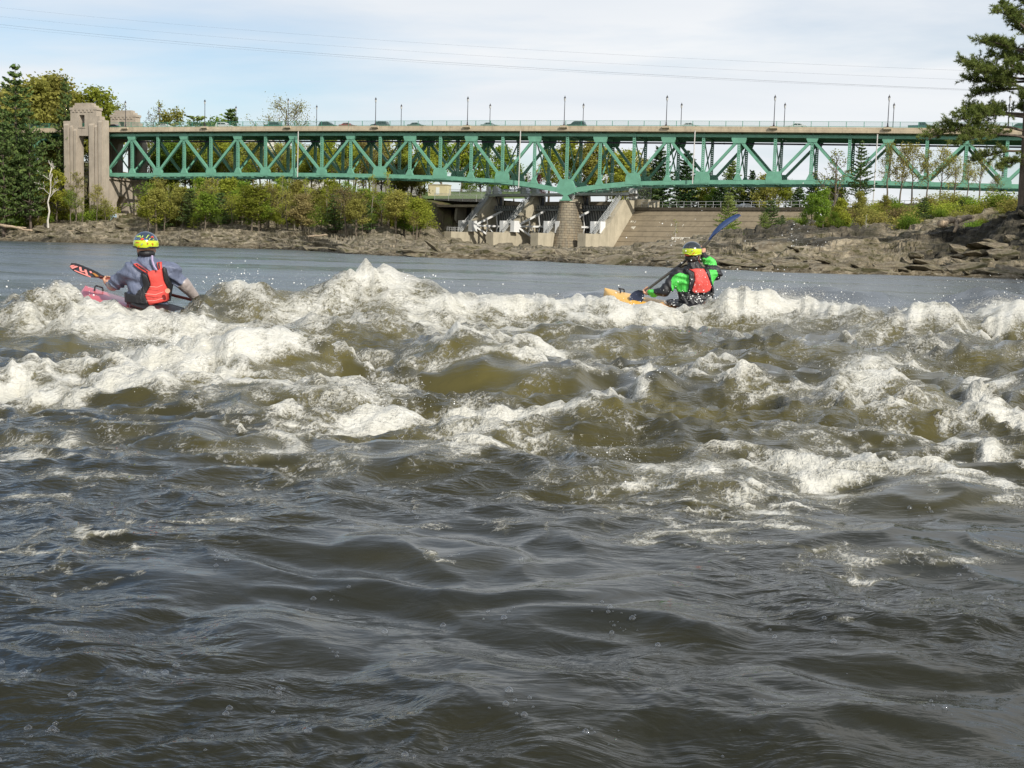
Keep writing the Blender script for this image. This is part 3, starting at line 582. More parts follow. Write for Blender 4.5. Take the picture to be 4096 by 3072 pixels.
# ------------------------------------------------------------------ BRIDGE (local axes: x along the bridge, y away from the viewer, z up)
YAW = R(18.75); BX, BY = 11.767, 306.0
SP = 16.5                                     # full panel
def zdeck(s): return 31.2 - 0.0075 * s - 0.00004 * s * s
_kn = np.array([-9, -8, -7, -6, -5, -4, -3, -2, -1, -.5, 0, .5, 1, 2, 3, 4, 5, 6, 7, 8, 9], float) * SP
_zb = np.array([18.7, 18.8, 18.85, 19.05, 19.2, 19.2, 19.05, 18.75, 18.0, 17.1, 15.7, 16.9, 17.75, 18.2, 18.35, 18.5, 18.2, 17.9, 17.8, 17.7, 17.6])
def zbot(s): return float(np.interp(s, _kn, _zb))
def ztop(s): return zdeck(s) - 2.05
GREEN = None
def steel(name, col):
    t = NT(name); v = t.coords('Object'); n = t.noise(v, 0.7, 6, 0.6); n2 = t.noise(t.coords('Object', scale=(1, 1, .25)), 3.0, 5, 0.65)
    c = t.mix(t.ramp(n, [(.3, 0.0), (.7, 1.0)]), tuple(x * .82 for x in col), tuple(x * 1.12 for x in col))
    c = t.mix(t.math('MULTIPLY', t.ramp(n2, [(.60, 0.0), (.74, 1.0)]), .28), c, (0.09, 0.065, 0.04))
    t.set(Base_Color=c, Roughness=0.5); return t.mat
GREEN = steel('bridge_green_paint', (0.140, 0.345, 0.240)); PURPLE = plain('pipe_purple', (0.075, 0.06, 0.12), 0.5)
def concrete(name, col, sc=0.35, streak=0.55, joint=None):
    t = NT(name); v = t.coords('Object'); n = t.noise(v, sc, 6, 0.6); st = t.noise(t.coords('Object', scale=(1, 1, .12)), 1.3, 5, 0.65)
    c = t.mix(t.ramp(n, [(.3, 0.0), (.7, 1.0)]), tuple(x * .8 for x in col), tuple(x * 1.1 for x in col))
    c = t.mix(t.math('MULTIPLY', t.ramp(st, [(.50, 0.0), (.72, 1.0)]), streak), c, tuple(x * .42 for x in col))
    c = t.mix(t.math('MULTIPLY', t.ramp(t.noise(v, 9.0, 3), [(.45, 0.0), (.6, 1.0)]), .12), c, (0.1, 0.09, 0.07))
    t.set(Base_Color=c, Roughness=0.85, Normal=t.bump(t.noise(v, 4.0, 5, .65), .25, .05)); t.b.inputs['Specular IOR Level'].default_value = .25
    return t.mat
CONC = concrete('deck_concrete', (0.50, 0.42, 0.30)); TOWERC = concrete('tower_concrete', (0.43, 0.37, 0.295), streak=.45); DAMC = concrete('dam_concrete', (0.46, 0.41, 0.305), streak=.5)
WHITE = plain('white_paint', (0.72, 0.72, 0.70), .5, vary=.08); GALV = plain('galvanised_steel', (0.42, 0.43, 0.42), .45, metal=.3); DARK = plain('dark_steel', (0.03, 0.032, 0.034), .5)
ASPH = plain('asphalt', (0.05, 0.05, 0.05), .9)
bridge = empty('truss_bridge', (BX, BY, 0), -YAW, 'long green steel deck truss bridge carrying a concrete roadway over the river', 'bridge')
def sweep(prof, s0, s1, step, name, mat, parent):
    """profile (y,z relative to deck height) swept along the cambered deck line"""
    b = MB(); ss = np.arange(s0, s1 + 1e-6, step); n = len(prof); vs = []; fs = []
    for s in ss:
        for (y, z) in prof: vs.append((s, y, zdeck(s) + z))
    for i in range(len(ss) - 1):
        for k in range(n): fs.append((i * n + k, i * n + (k + 1) % n, (i + 1) * n + (k + 1) % n, (i + 1) * n + k))
    fs.append(tuple(range(n))); fs.append(tuple(range((len(ss) - 1) * n + n - 1, (len(ss) - 1) * n - 1, -1)))
    b.add(vs, fs); return b.build(name, mat, parent)
S0, S1 = -240.0, 148.0
W = 12.0
sweep([(-1.25, 0), (-0.75, 0), (-0.75, -.25), (W + .75, -.25), (W + .75, 0), (W + 1.25, 0), (W + 1.25, -.62), (W + 1.42, -.66), (W + 1.42, -1.25), (W + 1.0, -1.3), (-1.0, -1.3), (-1.42, -1.25), (-1.42, -.66), (-1.25, -.62)], S0, S1, 4.0, 'deck', CONC, bridge)
sweep([(0.9, -.246), (W - .9, -.246), (W - .9, -.30), (0.9, -.30)], S0, S1, 8.0, 'roadway', ASPH, bridge)
def gusset(b, cx, cz, w, h, y, chamf, down=True):
    s = -1 if down else 1
    poly = [(cx - w / 2, cz - s * h * .1), (cx + w / 2, cz - s * h * .1), (cx + w / 2, cz + s * h * .45), (cx + w / 2 - chamf, cz + s * h), (cx - w / 2 + chamf, cz + s * h), (cx - w / 2, cz + s * h * .45)]
    b.prism(poly, y - .42, y + .42)
def truss(y0):
    ks = [k / 2 for k in range(-16, 16)]
    for k in ks:
        s = k * SP; s2 = s + SP / 2
        MB().beam((s, y0, ztop(s)), (s2, y0, ztop(s2)), .70, .62).build('top_chord', GREEN, bridge)
        d = .95 if abs(s + 4) > 18 else 1.15
        MB().beam((s, y0, zbot(s)), (s2, y0, zbot(s2)), .72, d).build('bottom_chord', GREEN, bridge)
        bottom_node = (k == int(k))
        # diagonal
        a, c = ((s, y0, zbot(s) + .6), (s2, y0, ztop(s2) - .7)) if bottom_node else ((s, y0, ztop(s) - .7), (s2, y0, zbot(s2) + .6))
        MB().beam(a, c, .62, .66, up=(0, 1, 0)).build('diagonal', GREEN, bridge)
        # vertical with battens
        b = MB(); w = .54
        for q in (-1, 1): b.box(s + q * w / 2 - .07, s + q * w / 2 + .07, y0 - .28, y0 + .28, zbot(s), ztop(s))
        zz = zbot(s) + .7
        while zz < ztop(s): b.box(s - w / 2 + .06, s + w / 2 - .06, y0 - .27, y0 + .27, zz, zz + .34); zz += .46
        b.build('vertical', GREEN, bridge)
        # gussets
        b = MB(); big = 1.15 if abs(k) <= 3 else .88
        if bottom_node:
            if k == 0:
                b.prism([(-2.6, zbot(-2.6) - .5), (0, 14.55), (2.6, zbot(2.6) - .5), (2.3, zbot(2.3) + .7), (1.5, 18.6), (-1.5, 18.6), (-2.3, zbot(-2.3) + .7)], y0 - .44, y0 + .44)
            else: gusset(b, s, zbot(s), 3.1 * big, 2.1 * big, y0, .35, down=False)
        else:
            gusset(b, s, ztop(s) + .1, 3.0 * big, 1.55 * big, y0, .35, down=True)
            b.build('gusset_plate', GREEN, bridge); b = MB()
            b.prism([(s - 1.0, zbot(s) + .4), (s + 1.0, zbot(s) + .4), (s + .4, zbot(s) + 1.7), (s - .4, zbot(s) + 1.7)], y0 - .40, y0 + .40)
        b.build('gusset_plate', GREEN, bridge)
truss(0.0); truss(W)
for k2 in range(-16, 16):
    s = k2 / 2 * SP; zt = ztop(s); zb = zbot(s)
    b = MB(); b.prism([(.3, zt - .3), (W - .3, zt - .3), (W - .3, zt + .75), (.3, zt + .75)], s - .2, s + .2, 'x'); b.prism([(.3, zt - .3), (1.8, zt - .3), (.3, zt - 1.6)], s - .15, s + .15, 'x'); b.prism([(W - .3, zt - .3), (W - 1.8, zt - .3), (W - .3, zt - 1.6)], s - .15, s + .15, 'x')
    b.build('floor_beam', GREEN, bridge)
    for (a, c) in (((s, .3, zb + .6), (s, W - .3, zt - .9)), ((s + .12, W - .3, zb + .6), (s + .12, .3, zt - .9))): MB().beam(a, c, .24, .30).build('sway_brace', GREEN, bridge)
    MB().box(s - .2, s + .2, .35, W - .35, zb - .35, zb + .2).build('bottom_strut', GREEN, bridge)
    s2 = s + SP / 2
    for (a, c) in (((s, .3, zb - .2), (s2, W - .3, zbot(s2) - .2)), ((s, W - .3, zb - .32), (s2, .3, zbot(s2) - .32))): MB().beam(a, c, .34, .14).build('lateral_brace', GREEN, bridge)
for y in (1.6, 3.8, 6.0, 8.2, 10.4): sweep([(y - .15, -1.302), (y + .15, -1.302), (y + .15, -1.95), (y - .15, -1.95)], S0, S1, 8.0, 'stringer', GREEN, bridge)
_p = MB(); _ss = np.arange(-128, 147, 5.5); _p.tube([(s, 5.0, zdeck(s) - 3.35) for s in _ss], .20, 8)
for s in _ss[::2]: _p.lathe([(.27, -.2), (.27, .2)], 8, (s, 5.0, zdeck(s) - 3.35))
_p.build('service_pipe', PURPLE, bridge, smooth=False)
# bearing above the stone pier
for y0 in (0.0, W):
    b = MB(); b.prism([(-.9, 13.7), (.9, 13.7), (.45, 14.9), (-.45, 14.9)], y0 - .6, y0 + .6); b.box(-1.3, 1.3, y0 - .9, y0 + .9, 13.45, 13.72); b.build('bearing', GREEN, bridge)
# drain pipes
for (x, ya, yb) in ((1193, 532, 708), (2082, 530, 752), (2780, 530, 735), (3510, 544, 818)):
    d = ray(x / 4, ya / 4); n2 = np.array([math.sin(YAW), math.cos(YAW)]); e2 = np.array([math.cos(YAW), -math.sin(YAW)]); P0 = np.array([BX, BY]) - n2 * 1.6
    q = d * (P0 @ n2) / (d[:2] @ n2); s = (q[:2] - P0) @ e2; zt = q[2] + 1
    d = ray(x / 4, yb / 4); q = d * (P0 @ n2) / (d[:2] @ n2); zb = q[2] + 1
    MB().tube([(s, -1.6, zt + .4), (s - .1, -1.6, zb)], .13, 8).build('drain_pipe', plain('pale_pipe', (.55, .53, .50), .6), bridge)
# railings: posts, rails, mesh panels
MESHM = NT('rail_mesh'); _tr = MESHM.n('ShaderNodeBsdfTransparent'); _mx = MESHM.n('ShaderNodeMixShader'); _mx.inputs[0].default_value = .13
MESHM.set(Base_Color=(0.09, 0.24, 0.19), Roughness=.6); MESHM.l(_tr.outputs[0], _mx.inputs[1]); MESHM.l(MESHM.b.outputs[0], _mx.inputs[2]); MESHM.l(_mx.outputs[0], MESHM.out.inputs['Surface'])
RAILG = plain('rail_green', (0.065, 0.25, 0.17), .5)
PITCHR = 25.0 / 6.5
_post = MB().box(-.06, .06, -.06, .06, 0, 1.28).build('rail_post', RAILG, bridge).data
_pan = MB().box(.06, PITCHR - .06, -.012, .012, .18, 1.18).build('rail_panel', MESHM.mat, bridge).data
bpy.data.objects.remove(bridge.children[-1]) if False else None
for o in [c for c in bridge.children if c.data in (_post, _pan)]: bpy.data.objects.remove(o)
for y in (-1.0, W + 1.0):
    n = 0; s = -208.0 if y < 0 else -160.0
    while s < 140:
        if not (-146.5 < s < -129.0):
            o = link('rail_post', _post, bridge); o.location = (s, y, zdeck(s)); o = link('rail_panel', _pan, bridge); o.location = (s, y, zdeck(s)); o.rotation_euler = (0, 0.0075 + 0.00008 * s, 0)
        s += PITCHR
    for (z, h) in ((1.22, .07), (.10, .10)):
        for (sa, sb) in ((-208, -146), (-130.2, 140)): sweep([(y - .05, z), (y + .05, z), (y + .05, z + h), (y - .05, z + h)], sa, sb, 6.0, 'rail', RAILG, bridge)
# approach span steel left of the tower
for y in (0.0, W): sweep([(y - .25, -1.31), (y + .25, -1.31), (y + .25, -3.3), (y - .25, -3.3)], S0, -146.5, 8.0, 'approach_girder', GREEN, bridge)
for s in (-156.0, -172.0):
    b = MB()
    for y in (0, W): b.beam((s, y, zdeck(s) - 3.3), (s, y, 17.5), .7, .7)
    b.prism([(s - 2.2, zdeck(s) - 3.3), (s + 2.2, zdeck(s) - 3.3), (s + .35, zdeck(s) - 6), (s - .35, zdeck(s) - 6)], -.3, .3); b.build('approach_bent', GREEN, bridge)
    MB().box(s - 1.6, s + 1.6, -1.2, W + 1.2, 8, 17.5).build('approach_footing', TOWERC, bridge)

# ---- street lamps
LAMPD = plain('lamp_black', (0.02, 0.017, 0.022), .45); LGLASS = plain('lamp_glass', (0.55, 0.55, 0.52), .2, vary=.05)
def lamp():
    r = empty('street_lamp', label='x', cat='street lamp', group='lamps along the bridge railings')
    b = MB(); b.lathe([(.24, 0), (.24, .25), (.15, .4), (.13, .9), (.095, 1.0), (.075, 5.6), (.10, 5.65), (.10, 5.75), (.06, 5.8)], 10); b.build('pole', LAMPD, r, smooth=False)
    b = MB(); b.lathe([(.10, 5.8), (.17, 5.9), (.21, 6.35), (.20, 6.5)], 8); b.build('lantern', LGLASS, r)
    b = MB()
    for k in range(4): a = math.pi / 2 * k; b.beam((.17 * math.cos(a), .17 * math.sin(a), 5.9), (.215 * math.cos(a), .215 * math.sin(a), 6.5), .035, .035)
    b.lathe([(.26, 6.48), (.25, 6.6), (.13, 6.85), (.05, 6.95), (.045, 7.1), (.0, 7.15)], 8, cap=False); b.build('lantern_cap', LAMPD, r)
    return r
ORD = ['first', 'second', 'third', 'fourth', 'fifth', 'sixth', 'seventh', 'eighth', 'ninth', 'tenth', 'eleventh']
_lamp = lamp(); _first = True
def bw(s, y, z=0.0): return Vector((BX + s * math.cos(YAW) + y * math.sin(YAW), BY - s * math.sin(YAW) + y * math.cos(YAW), z))
for (y, lab) in ((-1.35, 'black lantern lamp on a corbel of the near railing, %s from the gate tower'), (W + 1.35, 'black lantern lamp behind the far railing, %s from the gate tower')):
    for i in range(-5, 6):
        s = i * 24.86 - .6 + (.5 if y > 0 else 0)
        if s > 130: continue
        o = _lamp if _first else copy_tree(_lamp); _first = False
        o.location = bw(s, y, zdeck(s) + .02); o.rotation_euler = (0, 0, -YAW); o['label'] = lab % ORD[i + 5]
        c = MB(); yy = -1 if y < 0 else 1; yb = -1.25 if y < 0 else W + 1.25
        c.prism([(yb, .02), (yb + yy * .75, .02), (yb + yy * .75, -.42), (yb, -.85)], -.85, .85, 'x')
        co = c.build('lamp_corbel', CONC, bridge); co.location = (s, 0, zdeck(s))

# ---- concrete gate towers with pier below
def tower(y0, y1, name, label):
    t = empty(name, bw(-138, (y0 + y1) / 2, 0), -YAW, label, 'bridge tower'); m = (y1 - y0) / 2; X0 = -138.0
    def q(x): return -143.1 + (x - 271) * 0.0745 - X0      # photograph column -> local x
    b = MB()
    # legs, stepped, and the lintel with a haunched portal
    b.box(q(271), q(334), -m, m, 3.0, 29.0); b.box(q(381), q(445), -m, m, 3.0, 29.0)
    b.prism([(q(271), 29.0), (q(334), 29.0 - 0), (q(334), 27.0), (q(337), 28.6), (q(341), 29.0), (q(381), 29.0), (q(445), 29.0), (q(445), 31.4), (q(271), 31.4)], -m, m)
    b.box(q(271), q(341), -m, m, 31.4, 33.0); b.box(q(364), q(445), -m, m, 31.4, 33.25)
    b.build('leg_wall', TOWERC, t)
    b = MB()
    b.box(q(302), q(341), -m + .02, m - .02, 33.0, 36.0); b.box(q(364), q(414), -m + .02, m - .02, 33.25, 36.0); b.box(q(341), q(364), -m + .02, m - .02, 34.6, 36.0)
    b.box(q(413.9), q(428), -m + .05, m - .05, 33.25, 34.3)
    b.build('upper_wall', TOWERC, t)
    b = MB(); b.box(q(299), q(417), -m - .12, m + .12, 35.95, 36.6); b.build('cornice', TOWERC, t)
    b = MB(); b.box(q(312), q(404), -m + .2, m - .2, 36.6, 37.2); b.box(q(318), q(393), -m + .4, m - .4, 37.2, 37.85); b.build('stepped_cap', TOWERC, t)
    for x in (316, 332, 350, 367, 384, 398):
        b = MB(); b.box(q(x) - .32, q(x) + .32, -m - .14, -m - .001, 35.35, 35.93); b.build('dentil', TOWERC, t)
    b = MB(); b.box(q(338), q(367), -m - .14, -m + .1, 31.1, 31.42); b.build('window_sill', TOWERC, t)
    for (xa, xb, zt) in ((276, 296, 31.8), (303, 313, 31.3), (318, 330, 30.4), (386, 406, 31.8), (411, 420, 31.3), (426, 442, 32.6)):
        b = MB(); b.box(q(xa), q(xb), -m - .30, -m - .001, 3.0, zt); b.prism([(-m - .30, zt), (-m - .001, zt), (-m - .001, zt + .5)], q(xa), q(xb), 'x'); b.build('buttress_fin', TOWERC, t)
    b = MB(); b.box(q(340.5), q(364.5), 0, .08, 31.42, 32.6); b.build('window_rail', RAILG, t)
    return t
tower(-4.0, -1.5, 'gate_tower', 'near stepped concrete gate tower with a window slot over a tall portal'); tower(W + 1.5, W + 4.0, 'gate_tower', 'far stepped concrete gate tower rising behind the roadway')
pier = empty('abutment_pier', bw(-134, W / 2, 0), -YAW, 'concrete abutment wall with an arched opening under the left end of the bridge', 'pier')
b = MB(); hw = W / 2
def arch(y): return 8.6 + 3.6 * (1 - min(1, abs(y) / 2.7) ** 3.2)
for (ya, yb) in ((-hw - 1.4, -2.6), (2.6, hw + 1.4)): b.box(-2.0, 2.6, ya, yb, 2.0, 17.6)
b.prism([(-2.6, 17.6), (-2.6, 11.3), (-1.4, 13.2), (1.4, 13.2), (2.6, 11.3), (2.6, 17.6)], -2.0, 2.6, 'x'); b.box(-2.0, 2.6, -2.6, 2.6, 2.0, 8.4)
b.build('wall', TOWERC, pier)
b = MB(); b.box(-2.4, 3.1, -hw - 1.41, hw + 1.41, 17.6, 18.0); b.build('bearing_shelf', TOWERC, pier)
b = MB(); b.box(2.6, 4.2, -hw - 2.2, hw + .2, 1.0, 8.2); b.build('plinth', DAMC, pier)
b = MB(); b.add([(4.204, -hw - 2.1, 6.0), (4.204, -hw + 1.6, 5.4), (4.204, -hw + 1.2, 8.0), (4.204, -hw - 2.0, 8.1)], [(0, 1, 2, 3)]); b.add([(2.7, -hw - 2.204, 6.0), (4.2, -hw - 2.204, 6.0), (4.2, -hw - 2.204, 8.1), (2.7, -hw - 2.204, 7.9)], [(0, 1, 2, 3)]); b.build('paint_patch', plain('pale_blue_paint', (0.42, 0.56, 0.70), .7, vary=.3, nscale=1.5), pier, fixn=False)

# ---- stone pier under the middle of the bridge
def masonry():
    t = NT('pier_masonry'); v = t.coords('Generated')
    c = t.n('ShaderNodeTexCoord'); s = t.n('ShaderNodeSeparateXYZ'); t.l(c.outputs['Object'], s.inputs[0])
    at = t.math('ARCTAN2', s.outputs['X'], t.math('ADD', t.math('MULTIPLY', s.outputs['Y'], .35), 0.0)); cb = t.n('ShaderNodeCombineXYZ')
    t.l(t.math('ADD', t.math('MULTIPLY', s.outputs['X'], 1.0), t.math('MULTIPLY', s.outputs['Y'], .7)), cb.inputs[0]); t.l(s.outputs['Z'], cb.inputs[1])
    br = t.n('ShaderNodeTexBrick'); br.inputs['Scale'].default_value = 1.0; br.inputs['Brick Width'].default_value = 1.5; br.inputs['Row Height'].default_value = .62; br.inputs['Mortar Size'].default_value = .045; br.inputs['Mortar Smooth'].default_value = .3
    br.inputs['Color1'].default_value = (.27, .23, .16, 1); br.inputs['Color2'].default_value = (.20, .175, .13, 1); br.inputs['Mortar'].default_value = (.07, .06, .045, 1); t.l(cb.outputs[0], br.inputs['Vector'])
    n = t.noise(t.coords('Object', scale=(1, 1, .2)), .8, 6, .65); col = t.mix(t.ramp(n, [(.5, 0.0), (.68, .6)]), br.outputs['Color'], (.33, .24, .14))
    col = t.mix(t.ramp(t.noise(t.coords('Object', scale=(1, 1, .15)), .9, 4, .6), [(.56, 0.0), (.72, .7)]), col, (.10, .085, .06))
    h = t.math('SUBTRACT', t.math('MULTIPLY', t.noise(t.coords('Object'), 2.5, 4, .6), .4), br.outputs['Fac'])
    t.set(Base_Color=col, Roughness=.9, Normal=t.bump(h, .8, .18)); return t.mat
MAS = masonry()
sp = empty('stone_pier', bw(0, 0, 0), -YAW, 'tall tapering stone masonry pier with rounded nose beneath the bridge bearing', 'bridge pier')
def stadium(hw_, y0, y1, n=14):
    pts = [(hw_ * math.cos(a), y0 + hw_ * math.sin(a)) for a in np.linspace(math.pi, 2 * math.pi, n)] + [(hw_ * math.cos(a), y1 + hw_ * math.sin(a)) for a in np.linspace(0, math.pi, n)]
    return pts
b = MB(); vs = []; fs = []; lv = np.linspace(0, 1, 20); N = 28
for t_ in lv:
    z = 1.0 + 12.2 * t_; w = 3.55 - 1.75 * t_ ** .9; pts = stadium(w, 1.3 - .6 * (1 - t_), W - 1.0, 14)
    for (x, y) in pts: vs.append((x, y, z))
for i in range(len(lv) - 1):
    for k in range(N): fs.append((i * N + k, i * N + (k + 1) % N, (i + 1) * N + (k + 1) % N, (i + 1) * N + k))
fs.append(tuple(range((len(lv) - 1) * N, len(lv) * N))); b.add(vs, fs); b.build('shaft', MAS, sp)
b = MB()
for (w, za, zb) in ((1.95, 13.2, 13.45),):
    pts = stadium(w, 1.2, W - .9, 12); b.prism(pts, za, zb, 'z')
b.build('coping', DAMC, sp)
# ------------------------------------------------------------------ DAM (local axes: x along the dam to the right, y upstream, z up)
DYAW = R(40.0); DO = np.array([-17.4, 320.0]); DP = 14.2
def dw(x, y, z=0.0): return Vector((DO[0] + x * math.cos(DYAW) + y * math.sin(DYAW), DO[1] - x * math.sin(DYAW) + y * math.cos(DYAW), z))
def stair(parent, x, pts):
    b = MB(); (t0, z0), (t1, z1) = pts
    for q in (-.45, .45): b.beam((x + q, t0, z0 + .25), (x + q, t1, z1 + .25), .10, .30)
    b.build('stair_stringer', GALV, parent)
    b = MB(); n = int((z1 - z0) / .3)
    for i in range(n): f = (i + .5) / n; b.box(x - .42, x + .42, t0 + (t1 - t0) * f - .14, t0 + (t1 - t0) * f + .14, z0 + (z1 - z0) * f + .30, z0 + (z1 - z0) * f + .34)
    o = b.build('stair_treads', GALV, parent); o['kind'] = 'stuff'
    for q in (-.45, .45):
        b = MB()
        for dz in (.75, 1.25): b.tube([(x + q, t0, z0 + dz), (x + q, t1, z1 + dz)], .06, 6)
        m = 6
        for i in range(m + 1): f = i / m; b.tube([(x + q, t0 + (t1 - t0) * f, z0 + (z1 - z0) * f + .25), (x + q, t0 + (t1 - t0) * f, z0 + (z1 - z0) * f + 1.27)], .055, 6)
        b.build('handrail', GALV, parent)
LABP = ['concrete gate pier with long plinth standing against the brown earth slope', 'concrete gate pier between the two gates with white radial arms', 'concrete gate pier half hidden by the stone bridge pier', 'broad concrete gate pier adjoining the sloping spillway']
for i in range(4):
    x = DP * i; last = i == 3
    pr = empty('gate_pier', dw(x, 0), -DYAW, LABP[i], 'dam pier', 'gate piers of the dam')
    w = 1.15
    b = MB(); b.prism([(0, .6), (20.5, .6), (20.5, 5.5), (0, 5.5)], -w, w, 'x'); b.build('plinth', DAMC, pr)
    b = MB()
    if last: b.prism([(6.3, 5.5), (20.6, 5.5), (25, 5.5), (25, 14.0), (15.2, 14.0), (14.6, 13.5), (9.2, 8.0)], -w + .1, w - .03, 'x')
    else: b.prism([(6.2, 5.5), (20.4, 5.5), (20.4, 15.1), (16.2, 15.1), (15.4, 14.3), (8.4, 7.3)], -w + .12, w - .12, 'x')
    b.build('shaft', DAMC, pr)
    if last:
        b = MB(); b.box(-1.1, 4.6, 20.0, 25.0, 12.0, 14.3); b.build('end_block', DAMC, pr)
        b = MB()
        for t_ in np.arange(15.4, 24.9, 1.35):
            for dz in (1.1,): b.tube([(w - .25, t_, 13.9), (w - .25, t_, 15.1)], .05, 6)
        for dz in (14.55, 15.1): b.tube([(w - .25, 15.4, dz), (w - .25, 24.8, dz)], .05, 6)
        b.build('guard_rail', GALV, pr)
        b = MB(); b.box(-.6, .8, 19.2, 21.0, 14.32, 16.4); b.prism([(-.6, 16.4), (.8, 16.4), (.5, 17.0), (-.3, 17.0)], 19.2, 21.0, 'y'); b.build('control_cabinet', WHITE, pr)
    stair(pr, -.1, ((4.4, 5.1), (10.0, 9.9))); stair(pr, -.1, ((10.3, 10.1), (14.9, 14.5)))
    MB().box(-.7, .6, 9.7, 10.6, 9.85, 10.05).build('stair_landing', GALV, pr)
    for q in ((1,) if i == 0 else ((-1,) if last else (-1, 1))) if False else ((-1, 1)):
        if last and q == 1: q = .25
        b = MB(); xa = q * (w + .02); xb = q * (w + 1.25); b.box(min(xa, xb), max(xa, xb), 6.4, 8.4, 5.9, 8.5); b.box(min(xa, xb) - .06, max(xa, xb) + .06, 6.3, 8.5, 5.72, 5.9)
        b.build('trunnion_cabinet', WHITE, pr)
    b = MB()
    for dz in (6.1, 6.6):
        b.tube([(-w + .1, .8, dz), (-w + .1, 3.6, dz)], .05, 6); b.tube([(w - .1, .8, dz), (w - .1, 3.6, dz)], .05, 6)
    for t_ in (.8, 1.7, 2.6, 3.6):
        for q in (-w + .1, w - .1): b.tube([(q, t_, 5.5), (q, t_, 6.62)], .05, 6)
    if i == 0: b.build('plinth_rail', GALV, pr)
    if not last:   # dark slot and bracing of the gate hoist on the pier's upstream end
        b = MB(); b.box(w - .10, w + .12, 18.6, 19.5, 5.5, 14.8); b.build('gate_slot', DARK, pr)
GATEG = plain('gate_grey', (0.10, 0.11, 0.11), .5, vary=.25, nscale=.6)
LABG = ['grey ribbed radial gate with white arms beside the plinth against the earth slope', 'grey ribbed radial gate with white arms left of the stone pier', 'grey ribbed radial gate showing just right of the stone pier']
for i in range(3):
    x0 = DP * i + 1.2; x1 = DP * (i + 1) - 1.2; cx = (x0 + x1) / 2; hw = (x1 - x0) / 2
    g = empty('radial_gate', dw(cx, 0), -DYAW, LABG[i], 'dam gate', 'radial gates of the dam')
    T, Z, RR = 7.4, 7.2, 10.6; th = np.radians(np.linspace(-34, 31, 14)); b = MB(); vs = []; fs = []
    for a in th:
        for (xx, rr) in ((-hw, RR), (hw, RR), (hw, RR + .15), (-hw, RR + .15)): vs.append((xx, T + rr * math.cos(a), Z + rr * math.sin(a)))
    for k in range(len(th) - 1):
        for j in range(4): fs.append((k * 4 + j, k * 4 + (j + 1) % 4, k * 4 + 4 + (j + 1) % 4, k * 4 + 4 + j))
    fs += [(0, 1, 2, 3), tuple(len(vs) - 4 + j for j in (3, 2, 1, 0))]; b.add(vs, fs); b.build('skin_plate', GATEG, g)
    for q in np.linspace(-hw + .3, hw - .3, 15):
        b = MB()
        for k in range(0, len(th) - 1):
            a, c = th[k], th[k + 1]; b.beam((q, T + (RR - .18) * math.cos(a), Z + (RR - .18) * math.sin(a)), (q, T + (RR - .18) * math.cos(c), Z + (RR - .18) * math.sin(c)), .12, .34)
        b.build('rib', GALV, g)
    for a in np.radians((-22, 2, 26)):
        MB().box(-hw, hw, T + (RR - .55) * math.cos(a) - .25, T + (RR - .55) * math.cos(a) + .25, Z + (RR - .55) * math.sin(a) - .25, Z + (RR - .55) * math.sin(a) + .25).build('cross_girder', GATEG, g)
    for q in (-1, 1):
        st = []
        for a in np.radians((-26, 1, 24)):
            e = (q * (hw - 2.6), T + (RR - .5) * math.cos(a), Z + (RR - .5) * math.sin(a)); s_ = (q * (hw - .5), T + .6, Z); st.append((Vector(s_), Vector(e)))
            MB().beam(s_, e, .42, .46).build('arm', WHITE, g)
        for f in (.45, .78):
            for (A, B) in ((st[0], st[1]), (st[1], st[2])): MB().beam(A[0].lerp(A[1], f), B[0].lerp(B[1], f), .22, .22).build('arm_brace', WHITE, g)
        MB().beam(st[0][1], st[1][0].lerp(st[1][1], .45), .2, .2).build('arm_brace', WHITE, g)
    for q in (-hw + 1.0, hw - 1.0): MB().beam((q, 15.9, 15.3), (q, 17.4, 11.6), .16, .3).build('hoist_chain', DARK, g)
    MB().box(-hw - .04, hw + .04, 20.6, 22.6, .8, 11.2).build('gate_back_wall', DAMC, g)
# hoist bridge
hb = empty('hoist_bridge', dw(0, 0), -DYAW, 'grey steel hoist walkway across the gate piers with white machinery', 'walkway')
for t_ in (15.6, 19.6): MB().box(-1.3, 3 * DP + 2, t_ - .18, t_ + .18, 15.12, 15.75).build('girder', GALV, hb)
MB().box(-1.3, 3 * DP + 2, 15.79, 19.41, 15.5, 15.7).build('deck_plate', GALV, hb)
b = MB()
for t_ in (15.6, 19.6):
    for xx in np.arange(-1.2, 3 * DP + 2, 1.9): b.tube([(xx, t_, 15.75), (xx, t_, 16.8)], .035, 5)
    for dz in (16.3, 16.8): b.tube([(-1.2, t_, dz), (3 * DP + 2, t_, dz)], .035, 5)
hr = b.build('hand_rail', GALV, hb)
def motor(x, nm, label, wd=1.0):
    m = empty('hoist_motor', dw(x, 17.4, 15.70), -DYAW, label, 'machine', 'white hoist machines on the dam walkway')
    b = MB(); b.box(-wd, wd, -.7, .7, .02, .9); b.prism([(-wd * .8, .9), (wd * .8, .9), (wd * .6, 1.6), (-wd * .6, 1.6)], -.6, .6); b.build('housing', WHITE, m)
    b = MB(); b.lathe([(.45, .9), (.45, 1.7), (.3, 1.95), (.0, 1.98)], 12, (0, 0, .0), cap=False); b.build('drum', WHITE, m)
    MB().box(-wd * 1.05, -wd * .6, -.75, -.3, .02, 1.9).build('switch_box', GALV, m)
    return m
motor(1.2, 0, 'white hoist machine at the left end of the dam walkway above the first gate'); motor(10.8, 0, 'white hoist machine above the gate pier with the drain pipe hanging over it'); motor(14.2, 0, 'white hoist machine over the second gate behind the green truss', .8); motor(23.2, 0, 'white hoist machine close behind the bridge bearing', .8); motor(27, 0, 'white hoist machine above the gate right of the stone pier', .8)
b = MB()
